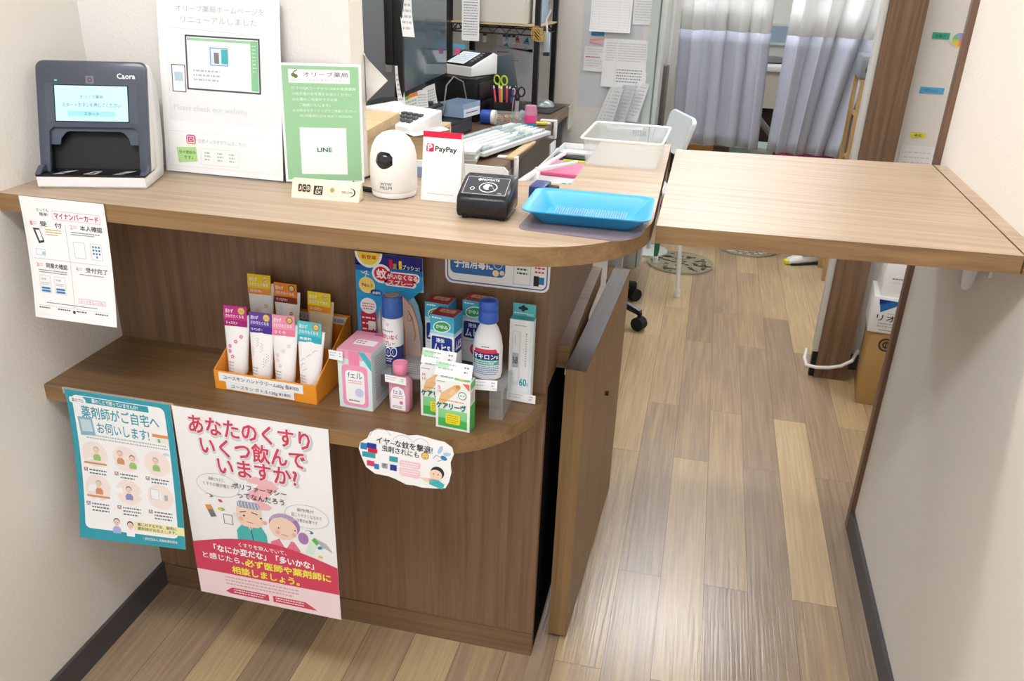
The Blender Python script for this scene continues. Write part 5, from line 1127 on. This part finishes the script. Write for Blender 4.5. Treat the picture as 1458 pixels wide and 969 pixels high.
t = thing('computer_mouse', 'silver rounded mouse-shaped gadget on the dark folder', 'mouse', (.405, 2.43, ZD+.0052), .3); M().lathe([(.035, 0), (.037, .006), (.030, .022), (.015, .032), (0, .035)], mat('aab4b4', .3, metal=.4), sx=1.2).obj('shell', t)
one(M().box(0, .11, 0, .006, 0, .22, mat('4c5a62', .4), bev=.002), 'tablet', 'dark slate clipboard leaning behind the pens', 'clipboard', (.235, 2.235, ZD+.005), math.radians(-6)).rotation_euler[1] = math.radians(-12)

# stationery tray on the drawer unit
t = thing('stationery_tray', 'white open stationery tray on the drawer unit', 'tray', (.55, 1.02, .6855), math.radians(-2))
m = M().box(0, .30, 0, .92, 0, .004, mat('e6e8ea', .4))
for a in ((0, .004, 0, .92), (.296, .30, 0, .92), (.004, .296, 0, .004), (.004, .296, .916, .92)): m.box(*a, .004, .03, mat('eff1f2', .4), bev=.001)
m.obj('tray', t)
zt = .6900
one(M().box(0, .19, 0, .20, 0, .010, mat('d85a88', .5), bev=.002).box(.01, .18, .01, .19, .0102, .0108, mat('ea88a8', .6)), 'mesh_pouch', 'pink flat mesh pouch in the stationery tray', 'pouch', (.575, 1.48, zt), -.08)
one(M().box(0, .15, 0, .09, 0, .012, GLOSSBLACK, bev=.003), 'smartphone', 'black phone lying at the far end of the stationery tray', 'phone', (.575, 1.735, zt+.001), -.05)
one(M().box(0, .14, 0, .012, 0, .008, ink('c8d850')), 'ruler', 'thin yellow-green ruler between the pink pouch and the black phone', 'ruler', (.62, 1.705, zt+.001), -.05)
for i in range(6): one(M().box(0, .040, 0, .09, 0, .003, PLWHITE, bev=.0008), 'card', ('first', 'second', 'third', 'fourth', 'fifth', 'sixth')[i]+' white card from the desk side, far end of the tray', 'card', (.556+i*.044, 1.84, zt), 0, group='white cards in the tray')
m = M()
m.tube([(.64, 1.60, .745), (.61, 1.45, .74), (.585, 1.36, .73), (.56, 1.22, .722), (.545, 1.14, .72)], [.007, .008, .009, .010, .006], PLWHITE); m.tube([(.70, 1.50, .74), (.64, 1.42, .738), (.585, 1.36, .735)], [.006, .007, .009], PLWHITE)
one(m.box(.57, .60, 1.34, 1.37, .701, .73, PLWHITE, bev=.004), 'pill_tongs', 'white plastic hand cutter lying across the pink pouch', 'cutter')
for i, (c_, w_, lb) in enumerate((('e9ece8', .020, 'white'), ('58a868', .014, 'green'), ('8fa8ac', .014, 'grey-green'), ('e4e8ea', .010, 'thin white'), ('8ab0c0', .013, 'pale teal'), ('3a4450', .013, 'dark grey'))):
    one(M().box(0, w_, 0, .15, 0, .012, mat(c_, .45), bev=.002), 'marker_pen', lb+' flat marker in the row at the near end of the tray', 'marker', (.60+i*.023, 1.20+.012*i, zt+.001), math.radians(-22), group='markers in the stationery tray')
one(M().box(0, .018, 0, .22, 0, .016, mat('2c3a80', .45), bev=.002), 'navy_case', 'long navy case with white print by the counter side of the tray', 'case', (.775, 1.20, zt+.001), math.radians(-14))

# chairs
t = thing('white_chair', 'white plastic chair standing sideways before the curtains', 'chair')
CW = mat('eef3f4', .35, coat=.1)
a, b, c_, d = Vector((.962, 2.64, .770)), Vector((1.078, 2.29, .782)), Vector((.928, 2.62, .60)), Vector((1.030, 2.29, .615))
n = (b-a).cross(c_-a).normalized(); m = M(); t_ = bmesh.new(); pp = Art(1, .6).rrect(0, 0, 1, 1, .13, None).items[0][0]
f1 = [t_.verts.new(a.lerp(b, x).lerp(c_.lerp(d, x), y)+n*.009) for x, y in pp]; f2 = [t_.verts.new(a.lerp(b, x).lerp(c_.lerp(d, x), y)-n*.009) for x, y in pp]
t_.faces.new(f1); t_.faces.new(f2[::-1])
for i in range(len(pp)): j = (i+1) % len(pp); t_.faces.new((f1[i], f2[i], f2[j], f1[j]))
bmesh.ops.recalc_face_normals(t_, faces=t_.faces); bmesh.ops.bevel(t_, geom=[e for e in t_.edges if len({len(f.verts) for f in e.link_faces}) > 1], offset=.005, segments=2, affect='EDGES'); m.merge(t_, CW); m.obj('backrest', t)
Xs = Matrix.Translation((.80, 2.40, .445)) @ Matrix.Rotation(math.radians(16.8), 4, 'Z')
M().box(-.18, .19, -.17, .17, 0, .022, CW, bev=.008, X=Xs).obj('seat', t)
for p, q in (((1.085, 2.27, 0), (1.05, 2.28, .60)), ((.955, 2.70, 0), (.93, 2.64, .60)), ((.66, 2.20, 0), (.67, 2.22, .446)), ((.56, 2.54, 0), (.58, 2.54, .446))):
    m = M().cyl(p, q, .010, PLWHITE); m.cyl(p, Vector(p)+(Vector(q)-Vector(p))*.06, .0135, PLWHITE); m.obj('leg', t)
t = thing('office_chair', 'grey and black office chair on castors, mostly hidden behind the counter', 'chair', (.70, 1.97, 0), math.radians(0))
GY = mat('8e9298', .8)
# tucked between the drawer unit and the far wall
for k in range(5):
    a = math.radians(-27+72*k); x, y = .28*math.cos(a), .28*math.sin(a)
    M().tube([(0, 0, .11), (x*.6, y*.6, .10), (x, y, .075)], [.024, .020, .014], BLACK).obj('base_arm', t)
    w = M().cyl((x-.02*math.sin(a), y+.02*math.cos(a), .028), (x+.02*math.sin(a), y-.02*math.cos(a), .028), .028, RUBBER, seg=20).cyl((x, y, .03), (x, y, .075), .009, BLACK).obj('castor', t)
M().cyl((0, 0, .10), (0, 0, .42), .022, STEEL).obj('gas_column', t)
M().box(-.19, .20, -.19, .19, .42, .48, GY, bev=.02).obj('seat', t)
M().tube([(.0, 0, .42), (.22, -.04, .42), (.27, -.06, .55), (.265, -.08, .68)], .014, BLACK).obj('back_bracket', t)
M().box(.225, .262, -.22, .02, .62, .69, DBLACK, bev=.012).box(.225, .275, -.23, .03, .691, .80, GY, bev=.024, seg=4).obj('backrest', t)
one(M().box(0, .008, 0, .035, 0, .055, ink('d8408a'), bev=.002).box(.0, .009, -.045, .0, -.04, .03, mat('2f7a5a', .7), bev=.003), 'folded_cloth', 'pink and green cloth hanging in the gap beside the counter end', 'cloth', (1.0435, .33, .875))

# curtains
def curtain(name, label, x0, x1, x0b, x1b, y, z0, zs, z1, folds, ph):
    up, lo = mat('f8fbfc', .8, alpha=.96), mat('b0b4c2', .85)
    t = thing(name, label, 'curtain')
    def sheet(za, zb, m_, nm):
        nx, nz = folds*10, 10; m = M(); V = []
        for j in range(nz+1):
            z = za+(zb-za)*j/nz; f = (z-z0)/(z1-z0); xa, xb = x0b+(x0-x0b)*min(1, f*2.2), x1b+(x1-x1b)*min(1, f*2.2); row = []
            for i in range(nx+1):
                u = i/nx; a = u*folds*2*PI+ph
                row.append(m.bm.verts.new((xa+(xb-xa)*u+.008*math.sin(a*2+1), y+.026*math.sin(a)+.016*math.sin(a*.37+z*3)+.008*math.sin(a*2.3), z)))
            V.append(row)
        k = m.mi(m_)
        for j in range(nz):
            for i in range(nx): m.bm.faces.new((V[j][i], V[j][i+1], V[j+1][i+1], V[j+1][i])).material_index = k
        o = m.obj(nm, t, ang=180); s_ = o.modifiers.new('s', 'SOLIDIFY'); s_.thickness = .0015; return o
    sheet(z0, zs, lo, 'lower_fabric'); sheet(zs+.0005, z1, up, 'upper_mesh')
curtain('curtain', 'lavender grey curtain with white mesh top, the one nearer the papered wall', .925, 1.350, .945, 1.372, 3.0, .545, 1.082, 2.15, 4, .4)
curtain('curtain', 'lavender grey curtain with white mesh top, the one nearer the brown post', 1.445, 1.93, 1.432, 1.80, 3.0, .535, 1.078, 2.15, 4, 2.0)
one(M().cyl((.31, 3.0, 2.18), (2.29, 3.0, 2.18), .014, ALU), 'curtain_rail', 'pale metal rail above the two curtains', 'curtain rail')

# behind the curtains
t = thing('wash_counter', 'white-topped counter with beige apron beyond the gap of the curtains', 'counter', (1.0, 3.95, 0))
M().box(-.1, 1.0, 0, .5, .81, .84, mat('e8eaea', .3), bev=.004).obj('worktop', t); M().box(-.08, .98, .02, .05, .60, .81, mat('c9c2b4', .6)).obj('apron', t); M().box(-.08, .98, .3, .32, .0, .60, mat('4c4540', .6)).obj('back_panel', t)
t.children[0]; M().box(-.1, -.08, .02, .5, 0, .81, mat('c9c2b4', .6)).obj('side_panel', t); M().box(.98, 1.0, .02, .5, 0, .81, mat('c9c2b4', .6)).obj('side_panel', t)
one(M().lathe([(.06, 0), (.075, .01), (.06, .03), (.02, .036)], mat('6a6e70', .4), sx=1.3), 'basin', 'dark round basin lid on the counter beyond the curtains', 'basin', (1.46, 4.15, .8405))
struct(M().box(1.2, 1.9, 4.6, 4.622, .92, 1.02, mat('9fb4c4', .2)).box(1.18, 1.92, 4.595, 4.62, 1.02, 1.035, ALU).box(1.18, 1.92, 4.595, 4.62, .905, .92, ALU), 'window_1')
t = thing('stepladder', 'dark grey folded stepladder leaning below the counter beyond the curtains', 'stepladder', (1.36, 3.80, 0))
M().tube([(0, 0, .62), (.30, -.05, .30)], .018, mat('77736e', .5)).obj('side_rail', t); M().tube([(0, .0, .0), (0, 0, .62)], .014, mat('77736e', .5)).obj('side_rail', t); M().tube([(.30, -.05, .30), (.33, -.05, 0)], .012, mat('77736e', .5)).obj('foot', t)
t = thing('low_bench', 'low brown bench carrying the boxes under the curtains', 'bench', (.97, 3.08, 0)); M().box(0, .82, 0, .26, .395, .415, W_DESK).obj('bench_top', t)
for x, y in ((.02, .03), (.78, .03), (.02, .2), (.78, .2)): M().box(x, x+.02, y, y+.02, 0, .395, DBLACK).obj('leg', t)
def storebox(name, label, p, w, d, h, c1, c2, cat='box'):
    t = thing(name, label, cat, p); M().box(0, w, 0, d, 0, h*.75, mat(c1, .6), bev=.004).obj('body', t); M().box(-.003, w+.003, -.003, d+.003, h*.75, h, mat(c2, .6), bev=.004).obj('lid', t); return t
storebox('wicker_basket', 'orange-brown wicker box on the bench below the curtain, nearest the chair', (1.045, 3.10, .4155), .12, .16, .11, 'a87838', 'b98a48')
storebox('fabric_pouch', 'dark brown pouch on the bench beside the orange-brown box', (1.175, 3.10, .4155), .07, .12, .11, '4a342c', '5a4036', 'pouch')
storebox('storage_case', 'sage green case on the bench below the curtain', (1.25, 3.10, .4155), .10, .16, .11, '7f9c8e', '8aa89a')
storebox('storage_case', 'grey-green case on the bench under the gap of the curtains', (1.355, 3.09, .4155), .105, .16, .12, '8c9c9c', 'a8b6b6')
m = M().grid(lambda x, y, l=0: Vector((.27*x, .18*(1-y), .075+.016*math.sin(x*22+y*5)+.010*math.sin(y*19)+l)), 30, 10, mat('9a3a62', .85), th=.055)
one(m, 'folded_blanket', 'crumpled magenta blanket on the bench below the curtain', 'blanket', (1.48, 3.08, .4205))
# shelf by the post
t = thing('wooden_shelf', 'narrow wooden shelf unit seen between curtain and brown post', 'shelf', (1.752, 2.70, 0))
WO = wood('shelf_oak', 'c2a06c', 'a3814f', 'z', .5)
M().box(.34, .356, 0, .22, 0, .93, WO).obj('side_panel', t)
for y in (0, .2): M().box(0, .018, y, y+.018, 0, .93, WO).obj('post', t)
for z in (.03, .30, .56, .76, .914): M().box(.018, .34, 0, .218, z, z+.015, WO).obj('shelf_board', t)
t = thing('grey_printer', 'dark grey printer on top of the wooden shelf', 'printer', (1.745, 2.73, .9305)); M().box(0, .26, 0, .17, 0, .10, mat('7d8188', .5), bev=.01).obj('body', t); M().box(.02, .24, -.004, .0, .03, .05, mat('4a4d52', .4)).obj('paper_slot', t)
t = thing('wire_basket', 'white wire basket on the wooden shelf below the printer', 'basket', (1.775, 2.72, .7755))
m = M()
for z, k_ in ((0, .8), (.06, .9), (.11, 1)): m.tube([(0, 0, z), (.14*k_, 0, z), (.14*k_, .10, z), (0, .10, z)], .003, PLWHITE, closed=True, seg=6)
for x in (0, .07, .13): m.tube([(x*.8, 0, 0), (x, 0, .11)], .0025, PLWHITE, seg=6)
m.obj('wire', t); M().box(.01, .10, .01, .09, .003, .03, ink('c4dcea'), bev=.004).obj('liner', t)
one(M().box(0, .10, 0, .15, 0, .16, mat('3c4248', .5), bev=.004), 'black_case', 'black case on the lower board of the wooden shelf', 'case', (1.78, 2.72, .5755))
one(M().box(0, .12, 0, .15, 0, .14, mat('a83a5a', .7), bev=.02), 'bag', 'wine red bag on the lower board of the wooden shelf', 'bag', (1.78, 2.72, .3155))
# dark storage seen beside the wall end
t = thing('coat_stand', 'dark hanging coats beside the wall end and the curtain', 'coats', (.885, 2.82, 0)); m = M()
m.prism([(0.006, 0), (.022, -.01), (.03, .05), (.02, .09), (.0, .08)], .45, .93, mat('6a6460', .9), bev=.004); m.obj('coat', t); M().cyl((.02, .05, 0), (.02, .05, 1.25), .010, ALU).obj('pole', t); M().lathe([(.10, 0), (.10, .012), (.02, .02)], ALU, c=(.02, .05, 0)).obj('base', t)

# floor items
def disc(name, label, p, r, h, fill):
    t = thing(name, label, 'dish', (p[0], p[1], .0005))
    M().lathe([(r*.97, 0), (r, .003), (r, h), (r*.975, h), (r*.97, h*.5), (0, h*.5)], mat('b8b49a', .1, alpha=.45), seg=48).obj('dish', t)
    m = M(); rd = random.Random(int(p[1]*100))
    for i in range(60):
        a, q = rd.random()*2*PI, r*.86*rd.random()**.5
        m.box(q*math.cos(a)-.008, q*math.cos(a)+.008*(1+rd.random()), q*math.sin(a)-.003, q*math.sin(a)+.004, h*.5+.0002, h*.5+.003, mat(fill, .5), X=None)
    tag(m.obj('leaf_pattern', t), 'small dark flecks printed on the dish', kind='stuff')
disc('round_dish', 'round clear dish with dark flecks on the floor under the white chair', (1.075, 2.73), .165, .012, '3a3428')
disc('round_dish', 'round pale speckled dish farther back on the floor', (1.41, 3.12), .17, .012, 'c8cfe0')
t = thing('sneaker', 'white and black shoe with yellow tip on the floor beside the brown post', 'shoe', (1.66, 2.93, .0005), math.radians(25))
m = M(); t_ = bmesh.new(); R_ = []
for x, w, h in ((-.07, .012, .02), (-.055, .026, .035), (-.02, .032, .045), (.03, .030, .06), (.07, .028, .075), (.10, .024, .07), (.11, .012, .05)):
    R_.append([t_.verts.new((x, w*math.cos(a), max(.0, h*.5+h*.5*math.sin(a)))) for a in [2*PI*k/14 for k in range(14)]])
for a, b in zip(R_, R_[1:]):
    for k in range(14): t_.faces.new((a[k], a[(k+1) % 14], b[(k+1) % 14], b[k]))
t_.faces.new(R_[0][::-1]); t_.faces.new(R_[-1]); bmesh.ops.recalc_face_normals(t_, faces=t_.faces); m.merge(t_, mat('e2e4e2', .5)); m.obj('upper', t)
M().box(-.055, .1, -.031, .031, 0, .012, mat('2a2c30', .6), bev=.004).obj('sole', t); M().box(-.078, -.058, -.018, .018, .002, .026, ink('e0dc4a'), bev=.006).obj('toe_tip', t); M().box(.0, .09, -.030, .030, .045, .075, mat('26282c', .6), bev=.01).obj('collar', t)

# boxes in the alcove
t = thing('parcel_box', 'tall brown cardboard box on the floor behind the side wall edge', 'cardboard box', (1.742, 1.435, .0005), math.radians(-6))
M().box(0, .17, 0, .20, 0, .272, mat('b6945c', .7), bev=.002).obj('carton', t)
A = Art(.05, .05); A.ring(.5, .5, .42, .12, ink('4a4046'), 1); A.ring(.5, .5, .2, .10, ink('4a4046'), 1, n=6); A.rect(.46, .2, .54, .8, ink('4a4046'), 1)
M().art(A, flat(.05, .05, (.028, -.0004, .205))).obj('round_logo', t)
m = M().box(.002, .10, .003, .19, .2722, .2735, mat('c8a870', .7)); m.obj('flap', t)
t = thing('medicine_carton', 'white carton with blue triangle print stacked on the brown box', 'carton', (1.727, 1.43, .274), math.radians(-6))
A = Art(.15, .125); A.poly([(.08, .04), (.62, .06), (.15, .42)], ink('2f6fb8'), 1); A.poly([(.08, .04), (.4, .05), (.1, .2)], ink('1f3f88'), 2); A.tx('リオナ', .10, .48, .72, .66, ink('3f4a63'), .01, 3); A.dashes(.3, .42, .8, 1, .05, K['lg']); A.dashes(.15, .72, .75, 2, .08, K['lg']); A.dashes(.2, .92, .55, 1, .05, K['g'])
M().box(0, .16, 0, .16, 0, .125, mat('eef0f1', .5), bev=.001).art(A, flat(.15, .12, (.004, -.0004, .002))).obj('carton', t)
t = thing('medicine_carton', 'white carton with small print on top of the blue-printed carton', 'carton', (1.745, 1.44, .4), math.radians(-4))
A = Art(.14, .11); A.dashes(.15, .45, .6, 1, .08, K['g']); A.dashes(.1, .58, .45, 1, .05, K['p']); A.dashes(.5, .2, .9, 1, .05, K['lg'])
M().box(0, .15, 0, .14, 0, .118, mat('f0f1f2', .5), bev=.001).art(A, flat(.14, .11, (.004, -.0004, .003))).obj('carton', t)
one(M().tube([(1.76, 1.66, .10), (1.735, 1.595, .085), (1.70, 1.585, .065), (1.66, 1.580, .055), (1.618, 1.585, .048), (1.585, 1.60, .045), (1.578, 1.63, .06), (1.585, 1.66, .085)], .0065, PLWHITE), 'cable', 'thick white cable rounding the foot of the brown post', 'cable')

# notes on the alcove wall
ya = 1.7185
def note(label, x, z, w, h, col, txt, tc='k'):
    m = M().box(0, w, -.0006, 0, 0, h, ink(col)); A = Art(w, h); A.tx(txt, .2, .25, .75, .75, K[tc], .0); m.art(A, flat(w, h, (0, -.0008, 0)))
    one(m, 'label_strip', label, 'label', (x, ya, z))
note('green label strip on the white wall behind the brown post', 1.783, 1.180, .052, .020, '4bb391', 'お届け')
note('blue label strip on the white wall, below the green one', 1.783, 1.012, .074, .020, '62b0e0', 'ポストイン')
note('yellow label strip on the white wall, lowest of the three', 1.787, .868, .046, .017, 'e8e04a', '未処')
A = Art(.046, .046)
for i, c_ in enumerate(('f08a70', 'f0a060', 'f0d050', 'c8dc60', '88c890', '90b8d8', 'a89ad0', 'e890a8')): A.ell(.5, .5, .46, ink(c_), 1, a0=i*45, a1=i*45+45, n=6) if 0 else A.poly([(.5, .5)]+[(.5+.46*math.cos(math.radians(i*45+k*15)), .5+.46*math.sin(math.radians(i*45+k*15))) for k in range(4)], ink(c_), 1)
M2 = M().lathe([(.023, 0), (.023, .0006)], K['w'], X=Matrix.Translation((.023, 0, .023)) @ Matrix.Rotation(PI/2, 4, 'X')).art(A, flat(.046, .046, (0, -.0008, 0)))
one(M2, 'round_sticker', 'round rainbow pie sticker beside the green label strip', 'sticker', (1.842, ya, 1.158))
A = Art(.115, .10); A.frame(.06, .08, .94, .92, .005, ink('d5d7da')); A.dashes(.12, .2, .85, 4, .17, ink('d5d7da'), h=.04)
one(M().box(0, .115, -.0008, 0, 0, .10, paper('f0f0ef')).art(A, flat(.115, .10, (0, -.001, 0))), 'wall_form', 'white form sheet low on the alcove wall above the flap', 'form', (1.765, ya, .742))
